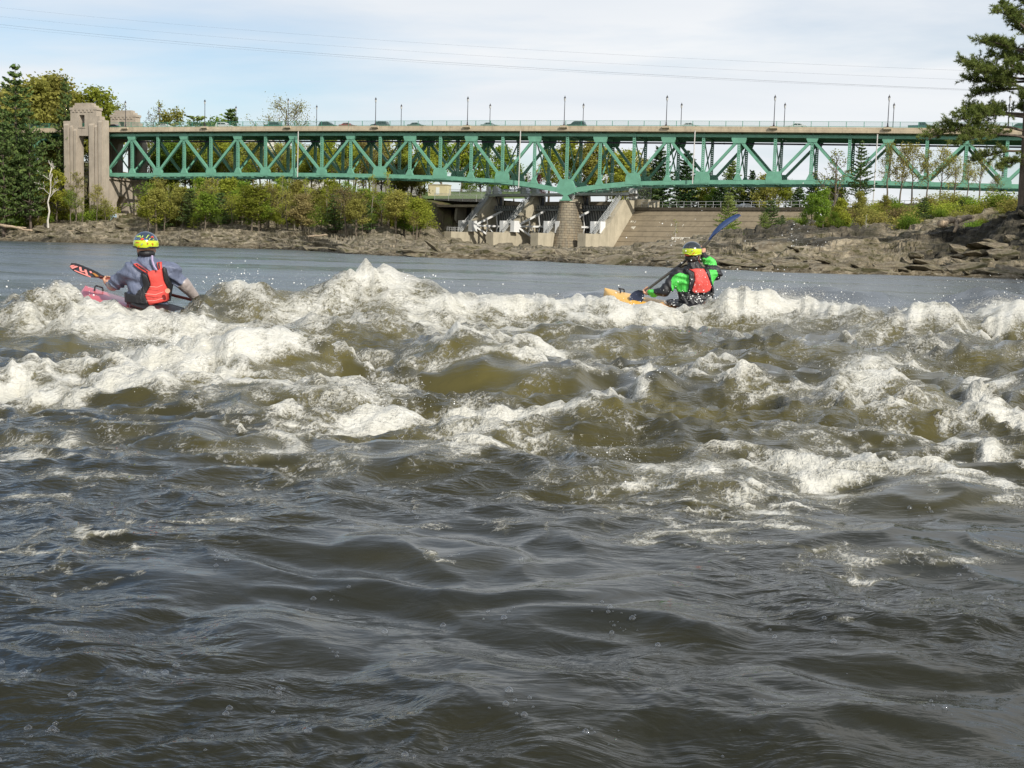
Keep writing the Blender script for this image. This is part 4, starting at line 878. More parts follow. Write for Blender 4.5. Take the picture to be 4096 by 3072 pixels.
for (xa, xb) in ((2.4, 9.6), (15.2, 22.2), (28, 35)): b.tube([(xa, 17.4, 16.75), (xb, 17.4, 16.75)], .13, 8)
b.build('drive_shaft', WHITE, hb)
pl = empty('control_box', dw(-.6, 16.0, 15.72), -DYAW, 'narrow white control box beside the first hoist machine', 'box'); MB().box(-.45, .45, -.4, .4, 0, 1.9).build('cabinet', WHITE, pl); MB().tube([(-.3, 0, 1.9), (-.3, 0, 5.0)], .07, 6).build('mast', GALV, pl)
# back beam between piers with rust red blocks
bb = empty('back_walkway', dw(0, 0), -DYAW, 'low concrete walkway beam behind the gates with rust red blocks', 'walkway')
MB().box(1, 3 * DP - 1, 21.0, 22.8, 13.0, 13.9).build('beam', CONC, bb)
for xx in (4.2, 5.6, 8.4, 9.8, 16.2, 17.4, 20.2, 21.8, 29, 30.6, 33): MB().box(xx - .35, xx + .35, 20.7, 20.98, 12.2, 13.0).build('red_block', plain('rust_red', (.22, .05, .03), .7), bb)
# left intake with slab roof
it = empty('intake_structure', dw(-12, 20), -DYAW, 'low concrete intake with flat slab roof over dark bays beside the dam', 'intake')
MB().box(-12.0, 10.2, -3.4, 5.0, 12.4, 13.05).build('roof_slab', CONC, it)
for xx in (-8.6, -2.2, 3.8, 9.6): MB().prism([(-2.6, 3.0), (2.0, 3.0), (2.0, 12.4), (-1.6, 12.4)], xx - .45, xx + .45, 'x').build('bay_wall', DAMC, it)
MB().box(-12, 10.2, 3.0, 4.0, 3.0, 12.4).build('back_wall', plain('bay_shade_concrete', (.07, .065, .05), .9), it)  # dark bay interior: shade put into the back wall colour
MB().box(-12.0, -9.05, -2.8, 2.8, 8.6, 12.4).build('side_block', DAMC, it)
# spillway: sloping lifts of concrete
sw = empty('spillway', dw(3 * DP, 0), -DYAW, 'long sloping concrete spillway with horizontal lift joints and white streaks', 'spillway')
SPM = concrete('spillway_concrete', (0.265, 0.215, 0.145), streak=.45)
_t = SPM.node_tree
L0, L1 = 1.18, 76.0; nl = 8
for j in range(nl):
    za, zb2 = 1.4 + 10.2 * j / nl, 1.4 + 10.2 * (j + 1) / nl; ta, tb = 10.0 + 9.6 * j / nl, 10.0 + 9.6 * (j + 1) / nl; k = 0; xx = L0
    while xx < L1 - 1:
        x2 = min(L1, xx + 14.8 + (3 if k == 0 and j % 2 else 0)); b = MB(); b.prism([(ta + .03 * (j % 2), za + .035), (tb + .03 * (j % 2), zb2 - .035), (tb + 2.2, zb2 - .035), (ta + 2.2, za + .035)], xx, x2 - .03, 'x'); b.build('slab', SPM, sw); xx = x2; k += 1
b = MB(); b.prism([(10.12, 1.2), (19.7, 11.6), (24, 11.6), (24, 1.2)], L0, L1, 'x'); b.build('core', DAMC, sw)
b = MB(); b.box(L0, L1, 19.3, 24.2, 11.62, 12.35); b.build('crest_beam', concrete('dark_crest', (.10, .085, .06)), sw)
b = MB(); b.prism([(7.6, .8), (10.4, .8), (10.4, 4.2), (7.6, 3.6)], 34, L1, 'x'); b.build('toe_wall', SPM, sw)
STREAK = plain('lime_streak', (.62, .58, .48), .9, vary=.2)
rng = random.Random(4)
for (xx, j, n, sp_) in ((4.0, 1, 6, .8), (16, 3, 14, .5), (22, 3.2, 5, .5), (11.5, 2, 2, 2), (18.5, 1.6, 3, 1), (14, 5.4, 2, 3), (2.2, 6, 4, .4), (3, 4.9, 3, .5), (29, 2, 2, .6), (48, 5.6, 2, .6)):
    for q in range(n):
        x_ = xx + q * sp_ + rng.uniform(-.2, .2); z_ = 1.4 + 10.2 * j / nl; l_ = rng.uniform(.35, 1.0 if n < 6 else .9); b = MB(); f = lambda z: 10.0 + 9.6 * (z - 1.4) / 10.2 - .012; wd = rng.uniform(.12, .40)
        b.add([(x_ - wd, f(z_), z_ + .01), (x_ + wd, f(z_), z_ + .01), (x_ + wd * .3, f(z_ - l_), z_ - l_ + .01), (x_ - wd * .2, f(z_ - l_), z_ - l_ + .01)], [(0, 1, 2, 3)]); b.build('lime_streak', STREAK, sw, fixn=False)
cr = empty('crest_railing', dw(3 * DP, 0), -DYAW, 'grey pipe railing along the top of the spillway', 'railing')
for xx in np.arange(3.0, L1, 2.0): MB().tube([(xx, 19.7, 12.35), (xx, 19.7, 13.75)], .06, 6).build('post', GALV, cr)
for dz in (12.95, 13.7): MB().tube([(3, 19.7, dz), (L1, 19.7, dz)], .055, 6).build('rail', GALV, cr)
# hut, fences, house, poles on the plateau
P = sy(1758, 779, 372); z0 = P[2]
h = empty('utility_hut', (P[0], P[1], z0), -.25, 'small pale yellow flat roofed hut on the lawn above the intake', 'hut')
PY = plain('pale_yellow_wall', (.55, .48, .30), .8, vary=.12, nscale=.7)
MB().box(-2.9, 2.9, -2, 2, -1, 2.75).build('wall', PY, h); MB().box(-3.05, 3.05, -2.15, 2.15, 2.75, 2.95).build('roof', CONC, h); MB().box(-.5, .6, -2.04, -2.0, 0, 2.05).build('door', WHITE, h); MB().tube([(-.6, 0, 2.9), (-.6, 0, 6.4)], .09, 6).build('vent_pipe', WHITE, h)
def fence(name, pts, label, hgt=1.9, mesh=.25):
    f = empty(name, (0, 0, 0), 0, label, 'fence'); 
    for (a, c) in zip(pts[:-1], pts[1:]):
        a = Vector(a); c = Vector(c); n = max(1, int((c - a).length / 3.0))
        for i in range(n + 1): p = a.lerp(c, i / n); MB().tube([p, p + Vector((0, 0, hgt))], .06, 6).build('post', GALV, f)
        MB().tube([a + Vector((0, 0, hgt)), c + Vector((0, 0, hgt))], .045, 6).build('rail', GALV, f)
        b = MB(); b.add([a, c, c + Vector((0, 0, hgt)), a + Vector((0, 0, hgt))], [(0, 1, 2, 3)]); b.build('wire_mesh', WIREM, f, fixn=False)
    return f
_w = NT('wire_mesh'); _tr = _w.n('ShaderNodeBsdfTransparent'); _mx = _w.n('ShaderNodeMixShader'); _mx.inputs[0].default_value = .22; _w.set(Base_Color=(.35, .36, .35)); _w.l(_tr.outputs[0], _mx.inputs[1]); _w.l(_w.b.outputs[0], _mx.inputs[2]); _w.l(_mx.outputs[0], _w.out.inputs['Surface']); WIREM = _w.mat
fence('chain_link_fence', [sy(1797, 783, 366), sy(1880, 786, 362), sy(1975, 792, 358)], 'grey chain link fence on the lawn beside the pale yellow hut')
fence('chain_link_fence', [sy(1738, 800, 352), sy(1850, 806, 349), sy(1960, 808, 346)], 'grey chain link fence along the top of the intake')
fence('chain_link_fence', [dw(3 * DP + .3, 21.5, 14.3), dw(3 * DP + 4.4, 21.5, 14.3)], 'tall wire fence panel on the end block of the broad gate pier', 3.0)
GRASS = plain('lawn_grass', (.085, .135, .028), .9, vary=.35, nscale=.8, bump=.3)
def patch(name, pts, mat):
    b = MB(); b.add(pts, [tuple(range(len(pts)))]); return tag(b.build(name, mat, None, fixn=False), kind='structure')
b = MB(); A = [sy(1700, 800, 352), sy(2100, 800, 352), sy(2150, 770, 400), sy(1650, 770, 400)]
for q in A: q[2] += .35
b.add([tuple(q) for q in A], [(0, 1, 2, 3)]); tag(b.build('lawn', GRASS, None, fixn=False), kind='structure')
def house(x, y, Y, w, d, hgt, roof, rz, wallm, roofm, label, win):
    P = sy(x, y, Y); h = empty('house', P, rz, label, 'house'); MB().box(-w / 2, w / 2, -d / 2, d / 2, -2, hgt).build('wall', wallm, h)
    b = MB(); b.prism([(-w / 2 - .4, hgt), (w / 2 + .4, hgt), (0, hgt + roof)], -d / 2 - .4, d / 2 + .4); b.build('roof', roofm, h)
    for (wx, wz) in win:
        o = MB().box(wx - .5, wx + .5, -d / 2 - .06, -d / 2 + .02, wz, wz + 1.5).build('window', WHITE, h); MB().box(wx - .4, wx + .4, -d / 2 - .08, -d / 2 - .061, wz + .1, wz + 1.4).build('pane', DARK, o)
    return h
HW = plain('white_siding', (.68, .66, .60), .7, vary=.08); RF = plain('roof_shingle', (.10, .085, .075), .9)
house(1272, 745, 425, 9, 8, 8.4, 3.0, -.3, HW, RF, 'white sided two storey house half hidden by trees behind the bridge', [(-2.8, 1.2), (0, 1.2), (2.6, 1.2), (-2.8, 4.6), (0, 4.6), (2.6, 4.6)])
house(1020, 610, 470, 12, 8, 5, 3, -.3, HW, RF, 'white house on the rise glimpsed above the first truss panels', [(-3, 1.2), (0, 1.2), (3, 1.2)])
house(1590, 775, 380, 14, 7, 3.0, .6, -.2, plain('garage_grey', (.3, .3, .28), .8), RF, 'long low grey building behind the trees near the yellow hut', [(-4, .9), (0, .9), (4, .9)])
for (x, yb, yt, Y, lab) in ((2096, 775, 700, 385, 'grey lamp pole standing behind the hoist walkway'), (2110, 775, 690, 400, 'thin utility pole with cross arm behind the hoist walkway'), (2424, 790, 700, 372, 'white lamp pole behind the truss right of the stone pier'), (2446, 790, 690, 385, 'slender utility pole with box right of the stone pier')):
    A = sy(x, yb, Y); B = sy(x, yt, Y); u = empty('utility_pole', A, 0, lab, 'pole'); H_ = B[2] - A[2]
    MB().tube([(0, 0, -1), (0, 0, H_)], [.16, .11], 8).build('pole', GALV, u); MB().box(-.7, .7, -.1, .1, H_ - .5, H_ - .3).build('cross_arm', GALV, u); MB().box(-.3, .3, -.3, .3, H_ - 1.3, H_ - .5).build('fixture', GALV, u)
# ------------------------------------------------------------------ TREES
def leaf_material(name, c0, c1, hue=0.06, transl=0.5):
    t = NT(name); r = t.rnd(); v = t.coords('Object'); n = t.noise(v, 1.1, 3, .6); n2 = t.noise(v, 9.0, 2)
    c = t.mix(t.ramp(n, [(.35, 0.0), (.65, 1.0)]), c0, c1)
    c = t.mix(1.0, c, t.ramp(n2, [(.3, .72), (.7, 1.25)]), 'MULTIPLY')
    h = t.n('ShaderNodeHueSaturation'); t.l(c, h.inputs['Color']); t.l(t.math('ADD', .5 - hue / 2, t.math('MULTIPLY', r, hue)), h.inputs['Hue']); t.l(t.math('ADD', .75, t.math('MULTIPLY', t.math('FRACT', t.math('MULTIPLY', r, 7.13)), .5)), h.inputs['Value'])
    df = t.n('ShaderNodeBsdfDiffuse'); tr = t.n('ShaderNodeBsdfTranslucent'); mx = t.n('ShaderNodeMixShader'); mx.inputs[0].default_value = transl * .7
    t.l(h.outputs[0], df.inputs[0]); t.l(h.outputs[0], tr.inputs[0]); t.l(df.outputs[0], mx.inputs[1]); t.l(tr.outputs[0], mx.inputs[2]); t.l(mx.outputs[0], t.out.inputs['Surface'])
    t.t.nodes.remove(t.b); return t.mat
LEAF = {'yg': leaf_material('leaf_yellow_green', (.240, .280, .036), (.370, .385, .065), .02, .6), 'gr': leaf_material('leaf_fresh_green', (.150, .245, .034), (.255, .345, .052), .02, .6), 'ol': leaf_material('leaf_olive_bud', (.270, .265, .066), (.380, .350, .095), .02, .6),
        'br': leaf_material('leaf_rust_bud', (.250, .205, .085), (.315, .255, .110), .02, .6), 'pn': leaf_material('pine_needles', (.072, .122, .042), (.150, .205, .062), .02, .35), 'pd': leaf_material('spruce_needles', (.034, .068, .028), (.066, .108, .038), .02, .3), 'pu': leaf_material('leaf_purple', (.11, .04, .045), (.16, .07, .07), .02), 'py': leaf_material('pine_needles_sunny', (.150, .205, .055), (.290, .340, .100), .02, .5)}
def bark(name, col):
    t = NT(name); v = t.coords('Object', scale=(1, 1, .2)); n = t.noise(v, 4.0, 5, .65); t.set(Base_Color=t.mix(t.ramp(n, [(.35, 0.0), (.65, 1.0)]), tuple(x * .55 for x in col), tuple(x * 1.2 for x in col)), Roughness=.9, Normal=t.bump(n, .5, .05)); return t.mat
BARK = bark('bark_grey_brown', (.155, .125, .090)); BARKL = bark('bark_pale', (.30, .265, .205)); BIRCH = bark('birch_bark', (.62, .58, .50)); BARKD = bark('bark_pine', (.135, .105, .080))
def quads(C, size, rng, up=0.3, stretch=1.0):
    """leaf clump quads with random facing at centres C"""
    n = len(C); N = rng.normal(size=(n, 3)); N[:, 2] += up; N /= np.linalg.norm(N, axis=1)[:, None]
    A = rng.normal(size=(n, 3)); A -= (A * N).sum(1)[:, None] * N; A /= np.linalg.norm(A, axis=1)[:, None]; B = np.cross(N, A)
    s = (size * (0.6 + 0.8 * rng.rand(n)))[:, None]; A *= s * stretch; B *= s / stretch
    V = np.stack([C - A * .5 - B * .15, C + B * .5 - A * .1, C + A * .55 + B * .1, C - B * .5 + A * .12], 1).reshape(-1, 3)
    return V, np.arange(4 * n).reshape(-1, 4)
def skeleton(rng, H, r0, n_main, lo, spread, up, sub=4, twig=3, fork=0.0):
    tubes = []; tips = []
    lean = rng.normal(0, .03, 2)
    tr = [np.array([lean[0] * z + .10 * rng.normal() * (z > 0), lean[1] * z + .10 * rng.normal() * (z > 0), z * 1.0]) for z in np.linspace(0, H * .88, 8)]
    tubes.append((tr, [r0 * (1 - .85 * i / 7) + .02 for i in range(8)]))
    for i in range(n_main):
        f = lo + (1 - lo) * (i + rng.rand() * .6) / n_main; z = H * .88 * f; k = min(6, int(f * 7)); base = tr[k] + (tr[k + 1] - tr[k]) * (f * 7 - k)
        az = i * 2.4 + rng.normal() * .5; L = spread * H * (1.05 - .72 * f ** 1.5) * (.75 + .4 * rng.rand()); el = up + .35 * f + .12 * rng.normal()
        d = np.array([math.cos(az) * math.cos(el), math.sin(az) * math.cos(el), math.sin(el)]); pts = [base]
        for q in range(4):
            d = d + rng.normal(0, .10, 3) + np.array([0, 0, .06]); d /= np.linalg.norm(d); pts.append(pts[-1] + d * L / 4)
        rb = r0 * (1 - .8 * f) * .42 + .015; tubes.append((pts, [rb * (1 - .8 * q / 4) for q in range(5)]))
        tips.append(pts[-1])
        for s_ in range(sub):
            g = .3 + .65 * (s_ + rng.rand()) / sub; j = min(3, int(g * 4)); b0 = pts[j] + (pts[j + 1] - pts[j]) * (g * 4 - j); d2 = d + rng.normal(0, .6, 3) + np.array([0, 0, .15]); d2 /= np.linalg.norm(d2); L2 = L * .45 * (1.1 - .5 * g)
            p2 = [b0, b0 + d2 * L2 * .5 + rng.normal(0, .05, 3), b0 + d2 * L2 + np.array([0, 0, .1 * L2])]; tubes.append((p2, [rb * .4, rb * .25, .01])); tips.append(p2[-1]); tips.append(p2[1])
            for w in range(twig):
                d3 = d2 + rng.normal(0, .7, 3); d3 /= np.linalg.norm(d3); p3 = [p2[1 + w % 2], p2[1 + w % 2] + d3 * L2 * .4]; tubes.append((p3, [.022, .008])); tips.append(p3[-1])
    return tubes, np.array(tips)
def tube_mesh(name, tubes, mat, n=5, minr=0.0):
    b = MB()
    for pts, rad in tubes: b.tube(pts, [max(r, minr) for r in rad], n if rad[0] > .06 else 3, cap=False)
    me = bpy.data.meshes.new(name); me.from_pydata(b.v, [], b.f); me.materials.append(mat); me.polygons.foreach_set('use_smooth', [True] * len(me.polygons)); return me
def decid(seed, H=14, r0=.20, n_main=14, lo=.28, spread=.30, up=.55, leaves=4200, size=.30, sig=.55, bk=None, minr=.035):
    rng = np.random.RandomState(seed); tubes, tips = skeleton(rng, H, r0, n_main, lo, spread, up)
    tm = tube_mesh('trunk', tubes, bk or BARK, minr=minr)
    cm = None
    if leaves:
        C = tips[rng.randint(0, len(tips), leaves)] + rng.normal(0, sig, (leaves, 3)) * np.array([1, 1, .75]); V, Q = quads(C, size, rng); cm = mesh_np(None, V, Q, LEAF['yg'], smooth=False)
    return tm, cm
def pine(seed, H=20, r0=.3, whorls=17, lo=.22, L0=.24, tuft=52, size=.36, per=6, bk=None, droop=.0, sharp=.85):
    rng = np.random.RandomState(seed); tubes = []; C = []
    tr = [np.array([.06 * rng.normal(), .06 * rng.normal(), z]) for z in np.linspace(0, H * .99, 9)]; tubes.append((tr, [r0 * (1 - .92 * i / 8) for i in range(9)]))
    for w in range(whorls):
        f = lo + (1 - lo) * (w + .3 * rng.rand()) / whorls; z = f * H * .985; L = L0 * H * (1 - ((f - lo) / (1 - lo)) ** (1 / sharp)) * (.75 + .5 * rng.rand()) + .35
        if f < lo + .15: L *= .65 + .3 * rng.rand()
        for k in range(per):
            az = 2 * math.pi * k / per + w * 1.1 + rng.normal() * .25; l = L * (.6 + .55 * rng.rand()); d = np.array([math.cos(az), math.sin(az), .12 + .35 * f + rng.normal() * .08 - droop]); p0 = np.array([0, 0, z]); pts = [p0, p0 + d * l * .5, p0 + d * l + np.array([0, 0, .10 * l])]
            tubes.append((pts, [r0 * .22 * (1 - f) + .02, .02, .01])); m = int(tuft * (l / (L0 * H)) + 5)
            g = rng.uniform(.25, 1.03, m); side = rng.normal(0, .13 * l + .08, m); q = p0 + d * l * g[:, None] + np.array([-math.sin(az), math.cos(az), 0]) * side[:, None]; q[:, 2] += .10 * l * g ** 2 + np.abs(rng.normal(0, .12, m)); C.append(q)
    C = np.concatenate(C); V, Q = quads(C, size, rng, up=.8, stretch=1.35); return tube_mesh('trunk', tubes, bk or BARKD, minr=.03), mesh_np(None, V, Q, LEAF['pn'], smooth=False)
def shrub(seed, H=3.0, n=1900, size=.19):
    rng = np.random.RandomState(seed); tubes = []; tips = []
    for k in range(9):
        az = rng.rand() * 6.28; el = rng.uniform(.75, 1.4); d = np.array([math.cos(az) * math.cos(el), math.sin(az) * math.cos(el), math.sin(el)]); l = H * rng.uniform(.6, 1.0); p = [np.zeros(3), d * l * .5 + rng.normal(0, .1, 3), d * l + rng.normal(0, .15, 3)]; tubes.append((p, [.05, .035, .015])); tips += [p[1], p[2], p[2], (p[1] + p[2]) / 2]
    tips = np.array(tips); C = tips[rng.randint(0, len(tips), n)] + rng.normal(0, .17 * H, (n, 3)); C[:, 2] = np.abs(C[:, 2]); V, Q = quads(C, size, rng); return tube_mesh('stem', tubes, BARK, minr=.02), mesh_np(None, V, Q, LEAF['yg'], smooth=False)
DEC = [decid(1, 15, .22, 15, .25, .30), decid(2, 16, .24, 14, .35, .27, .65), decid(3, 13, .18, 13, .22, .33, .45), decid(4, 17, .26, 16, .40, .26, .6), decid(5, 12, .16, 12, .18, .32, .5)]
SPA = [decid(11, 15, .20, 14, .35, .30, .65, 1500, .24, .5), decid(12, 16, .22, 13, .40, .28, .7, 1100, .23, .45), decid(13, 13, .17, 12, .30, .34, .6, 1300, .23, .45)]
BARE = [decid(21, 14, .2, 15, .25, .34, .75, 380, .22, .3, minr=.03), decid(22, 12, .15, 13, .2, .34, .7, 0, minr=.03)]
ROUND = decid(23, 14, .25, 20, .12, .44, .5, 4200, .13, .55, minr=.03)
TRK = [decid(26, 14, .15, 9, .55, .20, .8, 420, .22, .4, bk=BARKL, minr=.035), decid(27, 13, .13, 8, .5, .22, .9, 350, .22, .4, bk=BARKL, minr=.035)]
SNAG = decid(24, 9, .12, 7, .45, .26, .5, 0, bk=BIRCH, minr=.03); SNAG2 = decid(25, 8, .10, 7, .45, .22, .9, 120, .2, .3, bk=BIRCH, minr=.035)
PINE = [pine(31, 20, .3, 16, .25, .22), pine(32, 22, .34, 18, .30, .20, sharp=1.0), pine(33, 16, .25, 15, .10, .26, sharp=.8)]
SPR = [pine(34, 15, .22, 22, .06, .24, 60, .33, 7, sharp=1.0), pine(35, 13, .2, 20, .04, .26, 60, .31, 7, sharp=1.0)]
YP = [pine(36, 7, .09, 13, .08, .26, 46, .19, 6, sharp=.95), pine(37, 6, .08, 11, .05, .30, 50, .18, 6, sharp=.9)]
SHR = [shrub(41), shrub(42, 2.6), shrub(43, 3.4, 2200)]
_trng = random.Random(77)
def place(mesh, X, Y, H=None, name='deciduous_tree', label='', cat='tree', group=None, leaf=None, z=None, ref=None, rz=None, sq=1.0, tname='trunk'):
    tm, cm = mesh; hz = max((v.co.z for v in tm.vertices), default=1.0) if ref is None else ref
    z = float(ground(X, Y)) - .25 if z is None else z
    o = empty(name, (X, Y, z), rz if rz is not None else _trng.uniform(0, 6.28), label, cat, group); s = 1.0 if H is None else H / hz; o.scale = (s * sq, s * sq, s)
    link(tname, tm, o)
    if cm:
        c = link('crown', cm, o)
        if leaf: c.material_slots[0].link = 'OBJECT'; c.material_slots[0].material = LEAF[leaf]
    return o
_hz = {}
def hz(m):
    k = m[0].name
    if k not in _hz: _hz[k] = max(v.co.z for v in m[0].vertices)
    return _hz[k]
def on_px(mesh, x, ytop, Y, ybase=None, **kw):
    """tree whose top shows at photograph pixel (x, ytop), standing at distance Y on the ground"""
    T = sy(x, ytop, Y); X = T[0]; z = float(ground(X, Y)) - .25 if ybase is None else sy(x, ybase, Y)[2]
    return place(mesh, X, Y, max(1.0, T[2] - z), z=z, ref=hz(mesh), **kw)
G1 = 'trees of the wooded left bank'; G2 = 'trees behind the bridge'; G3 = 'trees and shrubs of the right bank'; G4 = 'shrubs along the foot of the left wood'
DL = dict(yg='yellow green spring tree in the wood on the rocky left bank', gr='fresh green leafy tree in the wood on the rocky left bank', ol='olive budding tree in the wood on the rocky left bank', br='rust tinted budding tree in the wood on the rocky left bank')
def SECT(base, x, band):
    w = 'by the abutment' if x < 800 else 'left of the drain pipe' if x < 1190 else 'right of the drain pipe' if x < 1440 else 'next to the dam'
    return base.split(' in the wood')[0] + (' in the front row' if band == 0 else ' in the middle' if band == 1 else ' at the back') + ' of the wood ' + w
def SECS(x): return 'below the tall pines' if x < 260 else 'round the gate tower legs' if x < 600 else 'right of the arched abutment' if x < 1000 else 'behind the driftwood branch' if x < 1340 else 'next to the dam'
def SECR(x, Y): return ('beside the white birch stems' if x < 3560 else 'left of the fallen log' if x < 3780 else 'behind the fallen log' if x < 3920 else 'under the tall pine') + (', low on the right bank' if Y < 150 else ', high on the right bank')
def build_trees():
    rg = random.Random(9)
    # big pines and budding trees left of the tower
    for (x, yt, Y, m, s) in ((60, 252, 345, 0, 1.1), (-60, 300, 350, 1, 1.1), (115, 440, 338, 2, .85), (10, 450, 335, 2, .95), (-140, 330, 352, 0, 1.1)):
        on_px(PINE[m], x, yt, Y, name='pine_tree', label={60: 'tallest white pine of the group left of the near gate tower', -60: 'dark white pine just left of the tallest one', 115: 'short full white pine between the tallest one and the dead white tree', 10: 'short full white pine in front of the tallest one', -140: 'outermost dark white pine left of the tallest one'}[x], group='pines left of the gate tower', leaf='pn' if x > 0 else 'pd', sq=s * .95)
    on_px(PINE[1], 262, 304, 352, name='pine_tree', label='narrow dark pine with flat layered boughs overlapping the gate tower edge', leaf='pn', sq=.62)
    for (x, yt, Y, l, m) in ((150, 330, 372, 'ol', 0), (200, 310, 380, 'ol', 3), (235, 340, 385, 'ol', 1), (110, 350, 385, 'ol', 2), (300, 380, 400, 'yg', 0), (50, 360, 400, 'ol', 1)):
        on_px(DEC[m], x, yt, Y, label='olive budding tree crown rising behind the pines beside the gate tower', group='budding trees beside the gate tower', leaf=l, sq=1.3)
    on_px(DEC[0], 375, 365, 405, label='yellow green tree showing between the two gate towers', leaf='yg', sq=1.25)
    on_px(BARE[0], 480, 410, 420, label='pale bare tree above the roadway right of the far gate tower', name='bare_tree', sq=1.0)
    on_px(BARE[1], 600, 440, 430, label='small leafless tree just left of the yellow willow beyond the bridge', name='bare_tree'); on_px(BARE[0], 640, 405, 440, label='leafless tree rising behind the yellow willow beyond the bridge', name='bare_tree')
    on_px(DEC[2], 695, 440, 425, label='golden yellow rounded tree above the bridge railing', leaf='ol', sq=1.0); on_px(YP[0], 788, 462, 425, label='small pointed conifer above the bridge railing', name='conifer', leaf='py', sq=1.4)
    on_px(SPR[0], 925, 434, 440, label='dark green conifer behind the white car on the bridge', name='conifer', leaf='pn', sq=1.5); on_px(DEC[2], 868, 476, 430, label='bright green rounded tree behind the white car on the bridge', leaf='gr', sq=1.3)
    on_px(ROUND, 1140, 388, 430, label='wide rounded pale tree with fine twigs above the bridge deck', leaf='ol', sq=1.15)
    # the wood between the tower and the dam: low rows in front of the bridge, tall rows behind it
    n = 0
    byp = lambda x: 306.0 + (2264 - x) * 0.0245
    for band, (da, db, ya, yb, cnt) in enumerate(((-35, -20, 735, 885, 46), (-22, -4, 712, 800, 48), (17, 50, 545, 660, 52))):
        for i in range(cnt):
            x = 585 + (1690 - 585) * (i + rg.random()) / cnt; Y = byp(x) + rg.uniform(da, db); l = rg.choices(['yg', 'gr', 'ol', 'br'], [5, 3, 3, .5])[0]; m = rg.choice(SPA if rg.random() < (.6 if band < 2 else .3) else DEC); yt = rg.uniform(ya, yb)
            if x > 1500 and band < 2: yt = rg.uniform(760, 850); Y += 6
            on_px(m, x, yt, Y, label=SECT(DL[l], x, band), group=G1, leaf=l, sq=rg.uniform(.95, 1.25) * (1.35 if band < 2 else 1.1))
    for i in range(12):          # pale straight trunks showing through the wood
        x = 620 + 85 * i + rg.uniform(-30, 30); on_px(TRK[i % 2], x, rg.uniform(690, 760), byp(x) + rg.uniform(-30, -12), label='slender pale trunked tree with few leaves standing in the wood ' + ('by the abutment' if x < 800 else 'left of the drain pipe' if x < 1190 else 'right of the drain pipe'), group='pale trunks in the left bank wood', leaf='yg', sq=.8)
    for (x, yt) in ((650, 800), (880, 770), (1340, 780), (1460, 800), (760, 760)):
        on_px(YP[n % 2], x, yt, byp(x) - 26, label='small dark conifer among the budding trees of the left bank wood', name='conifer', group='small conifers in the left bank wood', leaf='pn', sq=1.3); n += 1
    for i in range(30):          # left of and around the tower
        x = rg.uniform(-260, 300); Y = rg.uniform(352, 395); a = (x - 2048) / 5000; l = rg.choices(['yg', 'gr', 'ol', 'br'], [5, 4, 2, .6])[0]; m = rg.choice(DEC + SPA[:1]); place(m, a * Y, Y, rg.uniform(10, 17), label=DL[l] if x < -9e9 else DL[l].replace('rocky left bank', 'slope left of the gate tower'), group='trees left of the gate tower', leaf=l, ref=hz(m), sq=1.2)
    for (x, yt, Y, l) in ((40, 640, 342, 'yg'), (100, 620, 345, 'gr'), (20, 690, 340, 'gr'), (150, 700, 342, 'yg'), (225, 690, 345, 'yg'), (300, 690, 340, 'ol'), (350, 600, 362, 'yg'), (385, 740, 338, 'ol'), (330, 790, 338, 'yg'), (420, 800, 336, 'ol'), (280, 760, 338, 'gr')):
        m = SPA[n % 3] if x > 260 else DEC[n % 5]; n += 1; on_px(m, x, yt, Y, label=('thin budding tree growing in front of the gate tower legs' if x > 260 else 'leafy tree low on the slope below the tall pines'), group='small trees round the gate tower', leaf=l, sq=1.2)
    on_px(SNAG, 190, 640, 336, label='dead white forked tree trunk standing before the green slope', name='dead_tree', sq=1.1, rz=.4)
    on_px(SNAG, 1180, 825, 312, label='pale dead snag at the foot of the wood', name='dead_tree', sq=.6)
    on_px(SNAG2, 1440, 715, 318, label='pale straight dead trunk above the rock face', name='dead_tree')
    for i in range(46):          # undergrowth
        x = rg.uniform(-150, 1680); ytop = None; x = x - 150 if 420 < x < 600 else x; Yb = 340 if x < 600 else (322 if x < 1000 else 312); Y = Yb + abs(rg.gauss(0, 9)); a = (x - 2048) / 5000; l = rg.choices(['yg', 'gr', 'ol', 'br'], [4, 4, 3, .4])[0]; m = rg.choice(SHR)
        place(m, a * Y, Y, rg.uniform(1.8, 3.8), name='shrub', cat='shrub', label='low budding shrub at the wood edge ' + SECS(x), group=G4, leaf=l, ref=hz(m), sq=1.25, tname='stem')
    # behind the bridge, on the plateau
    for (x, yt, Y, l, m, s) in ((1420, 560, 400, 'yg', 0, 1.3), (1530, 545, 405, 'ol', 1, 1.3), (1620, 560, 400, 'yg', 3, 1.3), (1700, 575, 395, 'yg', 2, 1.4), (1770, 545, 400, 'gr', 0, 1.3), (1850, 560, 405, 'yg', 1, 1.4), (1930, 580, 405, 'gr', 2, 1.5), (2010, 590, 410, 'gr', 0, 1.3), (2060, 660, 410, 'gr', 4, 1.3),
        (2200, 600, 405, 'yg', 3, 1.35), (2270, 560, 410, 'yg', 0, 1.4), (2360, 565, 405, 'ol', 1, 1.5), (2430, 590, 405, 'yg', 2, 1.5), (2510, 610, 400, 'yg', 4, 1.4), (2570, 640, 395, 'ol', 0, 1.3), (1990, 690, 395, 'gr', 4, 1.3), (1880, 690, 392, 'gr', 2, 1.2), (2300, 700, 395, 'gr', 4, 1.3), (2480, 700, 390, 'yg', 2, 1.2), (1340, 600, 395, 'ol', 3, 1.2), (1480, 640, 390, 'yg', 4, 1.3), (1650, 660, 388, 'gr', 4, 1.3), (1250, 590, 470, 'ol', 0, 1.2), (1120, 580, 480, 'yg', 1, 1.2), (980, 600, 460, 'ol', 0, 1.2), (860, 590, 460, 'yg', 3, 1.2), (740, 600, 450, 'yg', 2, 1.2)):
